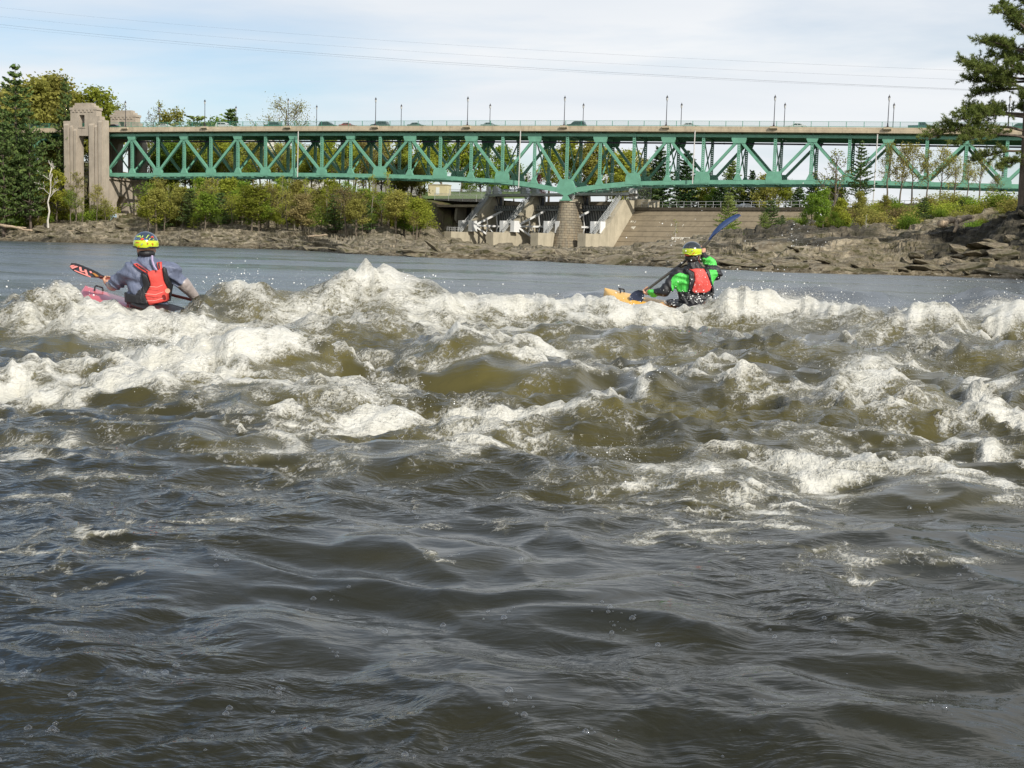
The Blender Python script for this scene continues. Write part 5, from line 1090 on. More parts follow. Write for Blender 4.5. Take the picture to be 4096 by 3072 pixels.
        on_px(DEC[m], x, yt, Y, label=('fresh green' if l == 'gr' else 'yellow green' if l == 'yg' else 'olive budding') + ' tree seen through the truss ' + ('left of the white house' if x < 1300 else 'behind the yellow hut' if x < 1740 else 'behind the two left gates' if x < 2120 else 'right of the stone pier'), group=G2, leaf=l, sq=s)
    on_px(DEC[4], 2150, 700, 400, label='dark purple leaved tree seen through the truss left of the stone pier', leaf='pu', sq=1.0)
    on_px(SPR[0], 2640, 585, 350, label='big dark conifer behind the truss near the broad gate pier', name='conifer', leaf='pd', sq=1.35); on_px(SPR[1], 2750, 600, 352, label='tall dark conifer behind the spillway next to the biggest one', name='conifer', leaf='pd', sq=1.3); on_px(SPR[1], 2585, 690, 345, label='dark spreading conifer just behind the wire fence of the broad pier', name='conifer', leaf='pn', sq=1.5)
    on_px(SPR[1], 2930, 640, 340, label='pointed conifer with sunlit tip behind the spillway railing', name='conifer', leaf='py', sq=1.25); on_px(SPR[0], 3010, 680, 338, label='dark full conifer behind the middle of the spillway railing', name='conifer', leaf='pd', sq=1.35); on_px(SPR[1], 2890, 720, 335, label='low dark conifer behind the spillway railing', name='conifer', leaf='pd', sq=1.4)
    on_px(SPR[0], 3260, 690, 322, label='dark conifer above the right end of the spillway', name='conifer', leaf='pd', sq=1.3); on_px(SPR[1], 3200, 735, 318, label='short dark conifer at the right end of the spillway', name='conifer', leaf='pn', sq=1.5); on_px(PINE[2], 3060, 695, 420, label='far small dark conifer on the skyline', name='conifer', leaf='pd')
    for (x, yt, Y, l, m, s) in ((3080, 700, 330, 'ol', 0, 1.2), (3120, 715, 345, 'ol', 3, 1.3), (2830, 720, 350, 'yg', 2, 1.3), (3150, 725, 330, 'yg', 1, 1.3), (2780, 720, 370, 'yg', 4, 1.6), (2860, 760, 345, 'gr', 4, 1.2), (2960, 740, 345, 'yg', 2, 1.2), (3330, 720, 300, 'yg', 0, 1.2)):
        on_px(DEC[m], x, yt, Y, label=('olive budding' if l == 'ol' else 'yellow green') + ' tree behind the spillway railing', group='trees behind the spillway', leaf=l, sq=s)
    on_px(BARE[0], 3350, 600, 230, label='wide half bare tree leaning out beside the right hand pine grove', name='bare_tree', sq=1.3); 
    on_px(PINE[0], 3450, 560, 235, label='pine with thin boughs behind the truss near the right bank', name='pine_tree', leaf='pn', sq=1.0)
    for (x, yt, Y, m) in ((3560, 570, 225, 1), (3610, 580, 215, 0), (3660, 575, 228, 2), (3720, 600, 215, 1), (3770, 590, 225, 0), (3830, 620, 222, 2), (3880, 640, 215, 1), (3930, 600, 228, 0), (3990, 700, 215, 2)):
        on_px(SPA[m], x, yt, Y, label='slender budding tree with bare trunk on the skyline of the right bank', group='slender trees on the right bank skyline', leaf='ol', sq=1.05)
    # young pines and shrubs in front of the spillway and on the right bank
    for (x, yt, Y, m, s, l) in ((2915, 770, 200, 0, 1.1, 'py'), (3085, 800, 180, 1, 1.45, 'pn'), (3060, 850, 178, 1, 1.5, 'py'), (3130, 860, 182, 0, 1.5, 'pn'), (3700, 790, 150, 1, 1.2, 'pn'), (3850, 800, 150, 0, 1.3, 'pn')):
        on_px(YP[m], x, yt, Y, label='young feathery pine on the rocks in front of the spillway' if x < 3500 else 'young pine among the shrubs of the right bank', name='young_pine', group=G3, leaf=l, sq=s)
    for (x, yt, Y, l, m, s) in ((3300, 755, 165, 'gr', 2, 1.1), (3250, 780, 168, 'gr', 4, 1.2), (3370, 800, 160, 'yg', 4, 1.2), (3340, 850, 155, 'gr', 4, 1.3), (3280, 860, 158, 'gr', 2, 1.3), (3440, 770, 170, 'ol', 4, 1.2), (3540, 780, 175, 'ol', 2, 1.3)):
        on_px(DEC[m], x, yt, Y, label='leafy green small tree among the dark rocks right of the spillway', group=G3, leaf=l, sq=s)
    on_px(SNAG2, 2706, 880, 185, ybase=1002, label='thin white birch stem in front of the spillway', name='birch_tree', sq=.8); on_px(SNAG2, 3440, 905, 140, ybase=965, label='leaning white birch stem on the rocks of the right bank', name='birch_tree', sq=1.2); on_px(SNAG2, 3465, 855, 142, ybase=965, label='taller white birch stem on the rocks of the right bank', name='birch_tree', sq=.9)
    for i in range(80):
        x = rg.uniform(3250, 4250); Y = rg.uniform(128, 205) if x < 3850 else rg.uniform(116, 170); a = (x - 2048) / 5000; l = rg.choices(['yg', 'gr', 'ol', 'br'], [4, 4, 3, .7])[0]; m = rg.choice(SHR)
        if x < 3480 and Y < 150: Y += 25
        if Y < 143 and x < 3800: Y += 16
        place(m, a * Y, Y, rg.uniform(.7, 1.9), name='shrub', cat='shrub', label='leafy shrub ' + SECR(x, Y), group='shrubs of the right bank', leaf=l, ref=hz(m), sq=1.4, tname='stem')
    for i in range(14):
        x = rg.uniform(2880, 3330); Y = rg.uniform(165, 200); a = (x - 2048) / 5000; m = rg.choice(SHR); place(m, a * Y, Y, rg.uniform(.5, 1.1), name='shrub', cat='shrub', label='dark low shrub on the rocks before the spillway', group='shrubs before the spillway', leaf=rg.choice(['gr', 'ol', 'yg']), ref=hz(m), sq=1.4, tname='stem')
build_trees()
# the tall pine at the right edge, close enough for boughs and needle tufts to be told apart
def big_pine():
    rng = np.random.RandomState(3); base = sy(4090, 845, 112); o = empty('pine_tree', base - np.array([0, 0, .4]), 0, 'tall sunlit white pine with bare lower trunk on the dark rock bluff', 'tree')
    S = 112 / 5000.0
    def L(x, y, d=0): return np.array([(x - 4090) * S, d, (845 - y) * S + .4])
    trunk = [L(4090, 860), L(4086, 700), L(4084, 550), L(4080, 430), L(4078, 300), L(4080, 180), L(4090, 90), L(4096, 0), L(4102, -140), L(4108, -260)]
    tubes = [(trunk, [.46, .42, .37, .33, .28, .22, .17, .13, .08, .03])]; C = []; N = []
    # boughs: start on trunk, end, sag (pixels of the photograph), depth
    B = [((4082, 190), (3975, 60), 10, .5), ((4082, 175), (3915, 85), -30, -1), ((4085, 130), (3980, 40), 5, 1.2), ((4080, 215), (3880, 185), 20, .8), ((4080, 240), (3890, 200), 0, -1.5), ((4080, 300), (3815, 265), 30, .2), ((4080, 330), (3830, 300), 20, -1.6), ((4082, 340), (3860, 330), 10, 1.8), ((4084, 375), (3870, 400), -25, 0.5), ((4084, 380), (3900, 360), -20, -1.8),
         ((4086, 470), (3830, 465), -10, 0.3), ((4086, 475), (3880, 445), 0, 1.6), ((4086, 480), (3810, 500), -25, -1.2), ((4086, 535), (3700, 575), -60, .2), ((4086, 560), (3790, 600), -45, -1.5), ((4086, 610), (3900, 650), -20, .8), ((4086, 640), (3960, 690), -15, -1.0), ((4084, 420), (4020, 405), 0, -2), ((4090, 90), (3990, 20), 0, -1), ((4092, 60), (4030, -40), 0, .6), ((4080, 260), (3960, 230), 0, 2.4), ((4084, 330), (3950, 300), 0, -3)]
    for ((xa, ya), (xb, yb), sag, dep) in list(B):
        B.append(((xa, ya), (2 * 4090 - xb + rng.uniform(-30, 30), yb + rng.uniform(-20, 20)), sag, dep))
    for k in range(14): B.append(((4090, rng.uniform(-200, 60)), (4090 + rng.uniform(-130, 130), rng.uniform(-260, 10)), 0, rng.uniform(-2, 2)))
    for k in range(14): ya = rng.uniform(100, 480); B.append(((4083, ya), (4083 + rng.uniform(-60, 60), ya - rng.uniform(10, 50)), 0, rng.choice([-1, 1]) * rng.uniform(2.0, 3.8)))
    for ((xa, ya), (xb, yb), sag, dep) in B:
        a = L(xa, ya); b = L(xb, yb, dep); ln = np.linalg.norm(b - a); pts = []
        for q in np.linspace(0, 1, 7):
            p = a + (b - a) * q; p[2] += -sag * S * 4 * q * (1 - q) * .6; p += rng.normal(0, .03, 3) * (q > 0); pts.append(p)
        tubes.append((pts, [.11 * (1 - .85 * q) * min(1, ln / 4) + .02 for q in np.linspace(0, 1, 7)])); pts = np.array(pts)
        ns = int(15 + ln * 8.5)
        for s_ in range(ns):
            g = rng.uniform(.30 if ln > 4 else .15, 1.0); j = min(5, int(g * 6)); p0 = pts[j] + (pts[j + 1] - pts[j]) * (g * 6 - j); d = (b - a) / ln * .8 + rng.normal(0, .6, 3) * np.array([1, 1, .7]) + np.array([0, 0, .42]); d /= np.linalg.norm(d); l = (.42 + .19 * ln) * rng.uniform(.5, 1.15) * (1.1 - .5 * g); p1 = p0 + d * l; tubes.append(([p0, (p0 + p1) / 2 + rng.normal(0, .03, 3), p1], [.022, .014, .007]))
            m = int(3 + 5 * l); 
            for t_ in np.linspace(.35, 1.0, m): C.append(p0 + (p1 - p0) * t_ + rng.normal(0, .06, 3)); N.append(d)
    C = np.array(C); N = np.array(N); n = len(C)
    link('trunk', tube_mesh('trunk', tubes, BARKD, 7, .012), o)
    # each tuft: a burst of needle blades
    per = 11; Cc = np.repeat(C, per, 0); D = np.repeat(N, per, 0) * .45 + rng.normal(0, .62, (n * per, 3)) + np.array([0, 0, .30]); D /= np.linalg.norm(D, axis=1)[:, None]; W_ = np.cross(D, rng.normal(size=D.shape)); W_ /= np.linalg.norm(W_, axis=1)[:, None]; ln = .27 * (.7 + .6 * rng.rand(n * per))[:, None]
    V = np.stack([Cc - W_ * .024, Cc + W_ * .024, Cc + D * ln], 1).reshape(-1, 3); me = mesh_np(None, V, np.arange(len(V)).reshape(-1, 3), LEAF['py'], smooth=False); c = link('crown', me, o); print('big pine tris', len(V) // 3)
big_pine()
# pines and leafy trees going on along the right bank, beyond the edge of the view; they shade the bluff
_rg = random.Random(31)
for k in range(22):
    Y = _rg.uniform(74, 106); X = Y * _rg.uniform(.475, .69); m = (PINE + DEC)[k % 8]
    place(m, X, Y, _rg.uniform(7.5, 11), name='pine_tree' if k % 8 < 3 else 'deciduous_tree', label='white pine on the right bank beyond the tall pine at the bluff' if k % 8 < 3 else 'leafy tree on the right bank beyond the tall pine at the bluff', group='trees along the right bank beyond the bluff', leaf='pn' if k % 8 < 3 else 'yg', ref=hz(m), sq=1.3)
# ------------------------------------------------------------------ KAYAKERS
def surf_nets(f, o, h):
    s = f < 0; nx, ny, nz = f.shape; c = np.zeros((nx - 1, ny - 1, nz - 1), np.int8)
    offs = [(i, j, k) for i in (0, 1) for j in (0, 1) for k in (0, 1)]
    for (i, j, k) in offs: c += s[i:nx - 1 + i, j:ny - 1 + j, k:nz - 1 + k]
    I = np.argwhere((c > 0) & (c < 8)); idx = -np.ones(c.shape, np.int64); idx[tuple(I.T)] = np.arange(len(I))
    vals = {q: f[I[:, 0] + q[0], I[:, 1] + q[1], I[:, 2] + q[2]] for q in offs}; P = np.zeros((len(I), 3)); n = np.zeros(len(I))
    for a in offs:
        for d in range(3):
            if a[d]: continue
            b = list(a); b[d] = 1; b = tuple(b); va, vb = vals[a], vals[b]; m = (va < 0) != (vb < 0); t = np.where(m, va / np.where(m, va - vb, 1), 0)
            q = np.tile(np.array(a, float), (len(I), 1)); q[:, d] += t; P += q * m[:, None]; n += m
    V = np.array(o) + (I + P / n[:, None]) * h; Fs = []
    for d in range(3):
        e1, e2 = [(1, 2), (2, 0), (0, 1)][d]; sl = [slice(1, -1)] * 3; A = list(sl); B = list(sl); A[d] = slice(0, -1); B[d] = slice(1, None); sa, sb = s[tuple(A)], s[tuple(B)]
        for flip, M in ((0, sa & ~sb), (1, ~sa & sb)):
            E = np.argwhere(M) + 1; E[:, d] -= 1
            def cell(u, v): q = E.copy(); q[:, e1] += u; q[:, e2] += v; return idx[tuple(q.T)]
            Q = np.stack([cell(-1, -1), cell(0, -1), cell(0, 0), cell(-1, 0)], -1); Fs.append(Q[:, ::-1] if flip else Q)
    return V, np.concatenate(Fs)
class SDF:
    def __init__(self, lo, hi, h): self.lo = np.array(lo, float); self.h = h; self.n = np.ceil((np.array(hi) - lo) / h).astype(int) + 1; self.f = np.full(self.n, 9.0, np.float32); self.id = np.zeros(self.n, np.int8); self.ax = [self.lo[d] + np.arange(self.n[d]) * h for d in range(3)]
    def _sub(self, lo, hi):
        a = np.clip(((np.array(lo) - self.lo) / self.h).astype(int), 0, self.n - 1); b = np.clip(np.ceil((np.array(hi) - self.lo) / self.h).astype(int) + 1, 1, self.n); sl = tuple(slice(i, max(j, i + 1)) for i, j in zip(a, b)); X, Y, Z = np.meshgrid(self.ax[0][sl[0]], self.ax[1][sl[1]], self.ax[2][sl[2]], indexing='ij'); return sl, X, Y, Z
    def _merge(self, sl, d, m, k):
        f = self.f[sl]; self.id[sl] = np.where(d < f, m, self.id[sl])
        if k > 0: hh = np.clip(.5 + .5 * (f - d) / k, 0, 1); self.f[sl] = f * (1 - hh) + d * hh - k * hh * (1 - hh)
        else: self.f[sl] = np.minimum(f, d)
    def cone(self, a, b, ra, rb, m=0, k=.03, sy_=1.0):
        a = np.array(a, float); b = np.array(b, float); mg = max(ra, rb) + k + 3 * self.h; sl, X, Y, Z = self._sub(np.minimum(a, b) - mg, np.maximum(a, b) + mg); d = b - a; L = max(d @ d, 1e-9); t = np.clip(((X - a[0]) * d[0] + (Y - a[1]) * d[1] + (Z - a[2]) * d[2]) / L, 0, 1)
        self._merge(sl, np.sqrt((X - a[0] - t * d[0]) ** 2 + ((Y - a[1] - t * d[1]) * sy_) ** 2 + (Z - a[2] - t * d[2]) ** 2) - (ra + (rb - ra) * t), m, k); return self
    def ell(self, c, r, m=0, k=.02):
        c = np.array(c, float); r = np.array(r, float); sl, X, Y, Z = self._sub(c - r - k - 3 * self.h, c + r + k + 3 * self.h); q = np.sqrt(((X - c[0]) / r[0]) ** 2 + ((Y - c[1]) / r[1]) ** 2 + ((Z - c[2]) / r[2]) ** 2); self._merge(sl, (q - 1) * r.min(), m, k); return self
    def mesh(self, name, mats, parent, f=None, remat=None, smooth_it=2):
        V, Q = surf_nets(self.f if f is None else f, self.lo, self.h); g = np.clip(np.round((V - self.lo) / self.h).astype(int), 0, self.n - 1); vid = self.id[tuple(g.T)]
        for _ in range(smooth_it):
            A = np.zeros_like(V); c = np.zeros(len(V))
            for j in range(4):
                for w in (1, 3): np.add.at(A, Q[:, j], V[Q[:, (j + w) % 4]]); np.add.at(c, Q[:, j], 1)
            V = V * .4 + .6 * A / np.maximum(c, 1)[:, None]
        mi = vid[Q[:, 0]]
        if remat is not None: mi = remat(V[Q].mean(1), mi)
        return mesh_np(name, V, Q, mats, parent, smooth=True, mi=mi)
def poly_sd(px, pz, poly):
    d = np.full(px.shape, 1e9); inside = np.zeros(px.shape, bool); n = len(poly)
    for i in range(n):
        (x0, z0), (x1, z1) = poly[i], poly[(i + 1) % n]; ex, ez = x1 - x0, z1 - z0; t = np.clip(((px - x0) * ex + (pz - z0) * ez) / (ex * ex + ez * ez), 0, 1); d = np.minimum(d, (px - x0 - t * ex) ** 2 + (pz - z0 - t * ez) ** 2)
        c = ((z0 > pz) != (z1 > pz)) & (px < ex * (pz - z0) / (ez if abs(ez) > 1e-9 else 1e-9) + x0); inside ^= c
    return np.where(inside, -1, 1) * np.sqrt(d)
def fabric(name, col, rough=.6, wr=.5):
    t = NT(name); v = t.coords('Object'); n = t.noise(t.coords('Object', scale=(1, 1, .6), rot=(0, R(30), 0)), 11, 4, .6, 1.2); n2 = t.noise(v, 40, 3)
    t.set(Base_Color=t.mix(1.0, col, t.ramp(n, [(.3, .78), (.7, 1.18)]), 'MULTIPLY'), Roughness=rough, Normal=t.bump(t.math('ADD', n, t.math('MULTIPLY', n2, .12)), wr, .03)); return t.mat
SKIN = plain('skin', (.50, .27, .18), .5, vary=.1, nscale=12); BLACKF = fabric('black_fabric', (.014, .014, .016), .55); REDF = fabric('red_vest_fabric', (.62, .065, .050), .6, .25); BLUEF = fabric('grey_blue_jacket', (.125, .145, .215), .5, .8); GREENF = fabric('bright_green_fabric', (.085, .60, .085), .5, .7); CUFF = fabric('pale_grey_cuff', (.36, .31, .29), .35, .5)
YELH = plain('helmet_yellow', (.52, .62, .015), .22, vary=.05, spec=.6, coat=.6); NAVYH = plain('helmet_navy', (.030, .045, .075), .2, vary=.2, nscale=14, coat=.6); HAIR = plain('dark_hair', (.018, .013, .010), .6, vary=.4, nscale=40); LILAC = plain('lilac_cord', (.42, .34, .50), .7); ORANGE = plain('orange_red_mark', (.70, .10, .03), .4); MLIME = plain('lime_mark', (.50, .68, .10), .4); MBLUE = plain('blue_mark', (.10, .25, .48), .4); WHT = plain('eye_white', (.8, .8, .78), .3)
def grip(S, c, u, wr, m, r=.018):
    """five fingers closed round a shaft through c with direction u; wr is the wrist"""
    c = np.array(c, float); u = np.array(u, float) / np.linalg.norm(u); w = np.array(wr, float) - c; w -= (w @ u) * u; w /= np.linalg.norm(w); n = np.cross(u, w)
    S.cone(wr, c + w * .040, .026, .034, m, .02)
    S.cone(c + w * .034 - u * .030, c + w * .034 + u * .030, .019, .021, m, .015)
    for i, l in enumerate((.92, 1.0, .96, .80)):
        o = c + u * (-.031 + .0205 * i); pts = [o + (w * math.cos(a) + n * math.sin(a)) * (r + .0105) for a in np.radians(np.array((10, 75, 150, 215)) * (.8 + .2 * l))]
        for a, b in zip(pts[:-1], pts[1:]): S.cone(a, b, .0105, .0095, m, .004)
    o = c - u * .046; pts = [c + w * .045 - u * .03, o + (w * .8 - n * .7) * .030, o + (-w * .2 - n) * .030 + u * .008]
    for a, b in zip(pts[:-1], pts[1:]): S.cone(a, b, .0135, .0115, m, .006)
def head(S, c, skin, hairm=None, fy=(0, 1)):
    c = np.array(c, float); fx, fyv = fy; Fv = np.array([fx, fyv, 0.]); Sx = np.array([fyv, -fx, 0.])
    S.ell(c, (.079, .097, .112), skin, .02); S.ell(c + Fv * .045 + np.array([0, 0, -.065]), (.052, .052, .055), skin, .03)
    S.cone(c + Fv * .093 + np.array([0, 0, .004]), c + Fv * .112 + np.array([0, 0, -.032]), .010, .015, skin, .012)
    for q in (-1, 1): S.ell(c + Sx * q * .080 + np.array([0, 0, -.012]), (.013, .022, .032), skin, .008); S.ell(c + Fv * .088 + Sx * q * .033 + np.array([0, 0, .012]), (.016, .012, .010), skin, .004); S.cone(c + Fv * .090 + Sx * q * .050 + np.array([0, 0, .030]), c + Fv * .097 + Sx * q * .012 + np.array([0, 0, .030]), .009, .010, skin, .012)
    S.cone(c + Fv * .094 - Sx * .022 + np.array([0, 0, -.062]), c + Fv * .094 + Sx * .022 + np.array([0, 0, -.062]), .010, .010, skin, .006)
def helmet(parent, c, rx, ry, rz, rim, topf, topm, bandm, rimm):
    """shell over the head with ear scoops; lower band and upper cap in two colours"""
    S = SDF(np.array(c) - .17, np.array(c) + .17, .0075); S.ell(c, (rx, ry, rz), 0, 0); X, Y, Z = np.meshgrid(*S.ax, indexing='ij'); Xl, Yl, Zl = X - c[0], Y - c[1], Z - c[2]
    cutz = rim + .022 * np.cos(Xl * 22) * 0 + np.where(np.abs(Xl) > rx * .55, .012, 0) + .20 * np.clip(Yl, 0, 1); f = np.maximum(S.f, (cutz - Zl)); inner = np.sqrt((Xl / (rx - .016)) ** 2 + (Yl / (ry - .016)) ** 2 + (Zl / (rz - .016)) ** 2) - 1; f = np.maximum(f, -inner * rx)
    zt = rz * topf
    o = S.mesh('helmet', [bandm, topm], parent, f=f.astype(np.float32), remat=lambda P, mi: (P[:, 2] - c[2] > zt).astype(int), smooth_it=1)
    pts = []
    for a in np.linspace(0, 2 * math.pi, 33):
        x, y = math.sin(a), math.cos(a); zz = rim + .004 + (.012 if abs(x) > .55 else 0) + .20 * max(0, y * ry); k = math.sqrt(max(.05, 1 - (zz / rz) ** 2)); pts.append((c[0] + x * rx * k, c[1] + y * ry * k, c[2] + zz))
    MB().tube(pts, .008, 6, cap=False).build('helmet_rim', rimm, o, smooth=True)
    return o
def on_ell(c, r, x, z, k=1.012):
    y = -math.sqrt(max(0.0, 1 - (x / r[0]) ** 2 - (z / r[2]) ** 2)) * r[1]; return (c[0] + x * k, c[1] + y * k, c[2] + z * k)
def blade_mesh(parent, root, tip, nrm, width, mats, curve=.04, stripes=None):
    """paddle blade from root to tip, facing nrm, gently spooned"""
    root = Vector(root); tip = Vector(tip); d = (tip - root); L = d.length; d.normalize(); n = Vector(nrm); n = (n - d * n.dot(d)).normalized(); s = d.cross(n).normalized(); V = []; Fq = []
    prof = [(0, .10), (.10, .30), (.25, .72), (.45, .98), (.65, 1.0), (.82, .90), (.93, .68), (1.0, .25)]; m = 7
    for side in (1, -1):
        for (t, w) in prof:
            for j in range(m): q = (j / (m - 1) - .5) * 2; p = root + d * (t * L) + s * (q * w * width / 2) + n * (curve * (4 * (t - .5) ** 2 - 1) * .5 + .018 * q * q) + n * (side * .004); V.append(p)
    N = len(prof) * m
    for k in range(2):
        for i in range(len(prof) - 1):
            for j in range(m - 1): q = (k * N + i * m + j, k * N + i * m + j + 1, k * N + (i + 1) * m + j + 1, k * N + (i + 1) * m + j); Fq.append(q if k == 0 else q[::-1])
    rim = [i * m for i in range(len(prof))] + [N - m + j for j in range(1, m)] + [i * m + m - 1 for i in range(len(prof) - 2, -1, -1)] + [j for j in range(m - 2, 0, -1)]
    for a, b in zip(rim, rim[1:] + rim[:1]): Fq.append((a, b, b + N, a + N))
    b = MB(); b.add(V, Fq); o = b.build('blade', mats, parent, smooth=False)
    return o, root, d, s, n, L
def kayak(name, loc, heading, pitch, roll, deckm, hullm, label, Lh=1.22, W_=.33):
    o = empty(name, loc, 0, label, 'kayak'); o.rotation_euler = (roll, -pitch, heading); ns = 25; nc = 20; V = []; Fq = []; M = []
    for i in range(ns):
        t = -1 + 2 * i / (ns - 1); w = W_ * (1 - abs(t) ** 2.6) ** .75 + .012; bot = .02 + .20 * abs(t) ** 2.6; top = .30 + .06 * (1 - abs(t)) + .05 * abs(t) ** 3; top = max(top, bot + .04) ; mid = bot + (top - bot) * .55
        for k in range(nc):
            a = 2 * math.pi * k / nc; cx_, sx_ = math.cos(a), math.sin(a); y = w * math.copysign(abs(cx_) ** .75, cx_); z = mid + (top - mid) * max(0, sx_) ** .8 + (mid - bot) * -(max(0, -sx_) ** .6); V.append((t * Lh, y, z))
    for i in range(ns - 1):
        for k in range(nc): Fq.append((i * nc + k, i * nc + (k + 1) % nc, (i + 1) * nc + (k + 1) % nc, (i + 1) * nc + k)); M.append(1 if k < nc // 2 else 0)
    top = [f for f, m in zip(Fq, M) if m]; bot = [f for f, m in zip(Fq, M) if not m]
    b = MB(); b.add(V, bot + [tuple(range(nc)), tuple(range((ns - 1) * nc, ns * nc))]); b.build('hull', hullm, o, smooth=True); b = MB(); b.add(V, top); b.build('deck', deckm, o, smooth=True)
    MB().tube([(-.12 + .42 * math.cos(a), .24 * math.sin(a), .375) for a in np.linspace(0, 2 * math.pi, 25)], .018, 6, cap=False).build('cockpit_rim', BLACKF, o)
    MB().tube([(.96, -.05, .34), (.97, -.045, .375), (1.02, 0, .385), (.97, .045, .375), (.96, .05, .34)], .010, 6).build('grab_handle', BLACKF, o)
    b = MB(); b.add([(-.12 + .40 * math.cos(a), .23 * math.sin(a), .385) for a in np.linspace(0, 2 * math.pi, 24, endpoint=False)] + [(-.12, 0, .43)], [(i, (i + 1) % 24, 24) for i in range(24)]); b.build('spray_skirt', BLACKF, o, smooth=True)
    return o
# ---------------- kayaker in the grey blue jacket
def person1():
    Yc = 12.4; O = sy(588, 1225, Yc); root = empty('person', O, 0, 'kayaker in grey blue jacket and red vest seen from behind with arms low', 'person')
    def P(x, y, dy=0.0): return sy(x, y, Yc + dy) - O
    z6 = lambda x, y, dy=0.0: P(200 + x / 3.16, 900 + y / 3.16, dy)
    mats = [SKIN, BLUEF, CUFF, BLACKF]; S = SDF((-.55, -.30, -.12), (.65, .55, .80), .0085)
    hip = np.array([0, 0, -.05])
    S.cone(hip, (0.0, 0, .08), .165, .155, 3, .05, 1.25)
    for q in (-1, 1): S.cone((q * .075 + .01, 0, .05), (q * .10 + .015, .01, .34), .115, .125, 1, .06, 1.1)
    sl_, sr = z6(1020, 600, .0), z6(1530, 575, .02)
    S.cone(sl_, sr, .085, .085, 1, .06); S.cone((0.02, 0, .30), z6(1245, 470, .0), .12, .075, 1, .06)
    ne = z6(1235, 420, .01); hc = z6(1218, 300, .025); S.cone(z6(1240, 500, 0), ne, .072, .066, 3, .03); S.cone(ne, hc, .058, .056, 0, .02)
    head(S, hc, 0, fy=(-.45, .89))
    el = z6(850, 720, .10); wl = z6(765, 770, .26); S.cone(sl_, el, .082, .068, 1, .04); S.cone(el, wl, .066, .046, 1, .03); S.cone(z6(800, 760, .17), wl, .058, .040, 2, .01)
    er = z6(1640, 700, .08); wrr = z6(1820, 890, .20); S.cone(sr, er, .082, .066, 1, .04); S.cone(z6(1690, 745, .10), wrr, .066, .048, 2, .02); S.cone(er, z6(1720, 780, .12), .064, .058, 1, .02)
    lh = z6(752, 690, .30); rh = z6(1850, 960, .24); u = rh - lh; u /= np.linalg.norm(u)
    grip(S, lh, u, wl, 0); grip(S, rh, u, wrr, 0)
    # folds of the jacket
    X, Y, Z = np.meshgrid(*S.ax, indexing='ij'); S.f += (0.0095 * np.sin(38 * (X * .8 + Z * .5) + 5 * np.sin(17 * Z + 9 * X)) * (S.id == 1)).astype(np.float32)
    S.mesh('body', mats, root, smooth_it=1)
    # vest shells on the torso
    T = SDF((-.36, -.32, -.15), (.36, .30, .62), .009)
    T.cone(hip, (0.0, 0, .08), .165, .155, 0, .05, 1.25)
    for q in (-1, 1): T.cone((q * .075 + .01, 0, .05), (q * .10 + .015, .01, .34), .115, .125, 0, .06, 1.1)
    T.cone(sl_, sr, .085, .085, 0, .06); T.cone((0.02, 0, .30), z6(1245, 470, .0), .12, .075, 0, .06)
    X, Y, Z = np.meshgrid(*T.ax, indexing='ij')
    def shell(nm, poly, th, mat, parent=root):
        pl = [(z6(a, b)[0], z6(a, b)[2]) for a, b in poly]; d2 = poly_sd(X[:, 0, :], Z[:, 0, :], pl)[:, None, :] + 0 * Y; f = np.maximum(np.maximum(T.f - th, d2), Y - .06); f = np.maximum(f, -(T.f + .01)); return T.mesh(nm, [mat], parent, f=f.astype(np.float32), remat=lambda P_, m: m * 0, smooth_it=1)
    v = shell('life_vest', [(1285, 600), (1330, 572), (1455, 562), (1472, 700), (1518, 830), (1505, 960), (1310, 1010), (1255, 885), (1325, 750), (1300, 640)], .040, REDF)
    shell('side_panel', [(1200, 585), (1285, 640), (1322, 750), (1255, 885), (1300, 1005), (915, 970), (925, 845), (1185, 885), (1228, 760)], .030, BLACKF, v); shell('side_panel', [(1460, 520), (1505, 545), (1545, 760), (1560, 880), (1540, 990), (1510, 960), (1522, 830), (1476, 700)], .030, BLACKF, v)
    shell('shoulder_strap', [(1085, 492), (1135, 480), (1225, 540), (1310, 590), (1280, 615), (1180, 560)], .028, REDF, v); shell('shoulder_strap', [(1380, 470), (1436, 462), (1462, 568), (1412, 572)], .028, REDF, v)
    shell('strap_webbing', [(1115, 492), (1140, 488), (1305, 590), (1285, 602)], .034, BLACKF, v); shell('strap_webbing', [(1398, 470), (1425, 468), (1440, 555), (1418, 560)], .034, BLACKF, v)
    for (a, b, c) in (((1330, 772), (1420, 780), (1490, 752)), ((1270, 860), (1400, 872), (1500, 838)), ((1290, 950), (1400, 945), (1495, 915))):
        MB().tube([tuple(z6(*q, -.0) + np.array([0, -.185, 0])) for q in (a, b, c)], .0022, 5).build('seam', plain('seam_thread', (.75, .45, .38), .7), v)
    b = MB(); p = z6(1487, 832, -.18); b.lathe([(.0, 0), (.024, 0), (.024, .006), (.0, .006)], 14, cap=False); o = b.build('badge', plain('badge_tan', (.55, .30, .20), .6), v); o.location = p; o.rotation_euler = (R(90), 0, .2)
    r = (.121, .140, .125); c = hc + np.array([-.002, -.005, .045]); h = helmet(root, c, *r, -.045, .30, NAVYH, YELH, BLACKF)
    rg = random.Random(2)
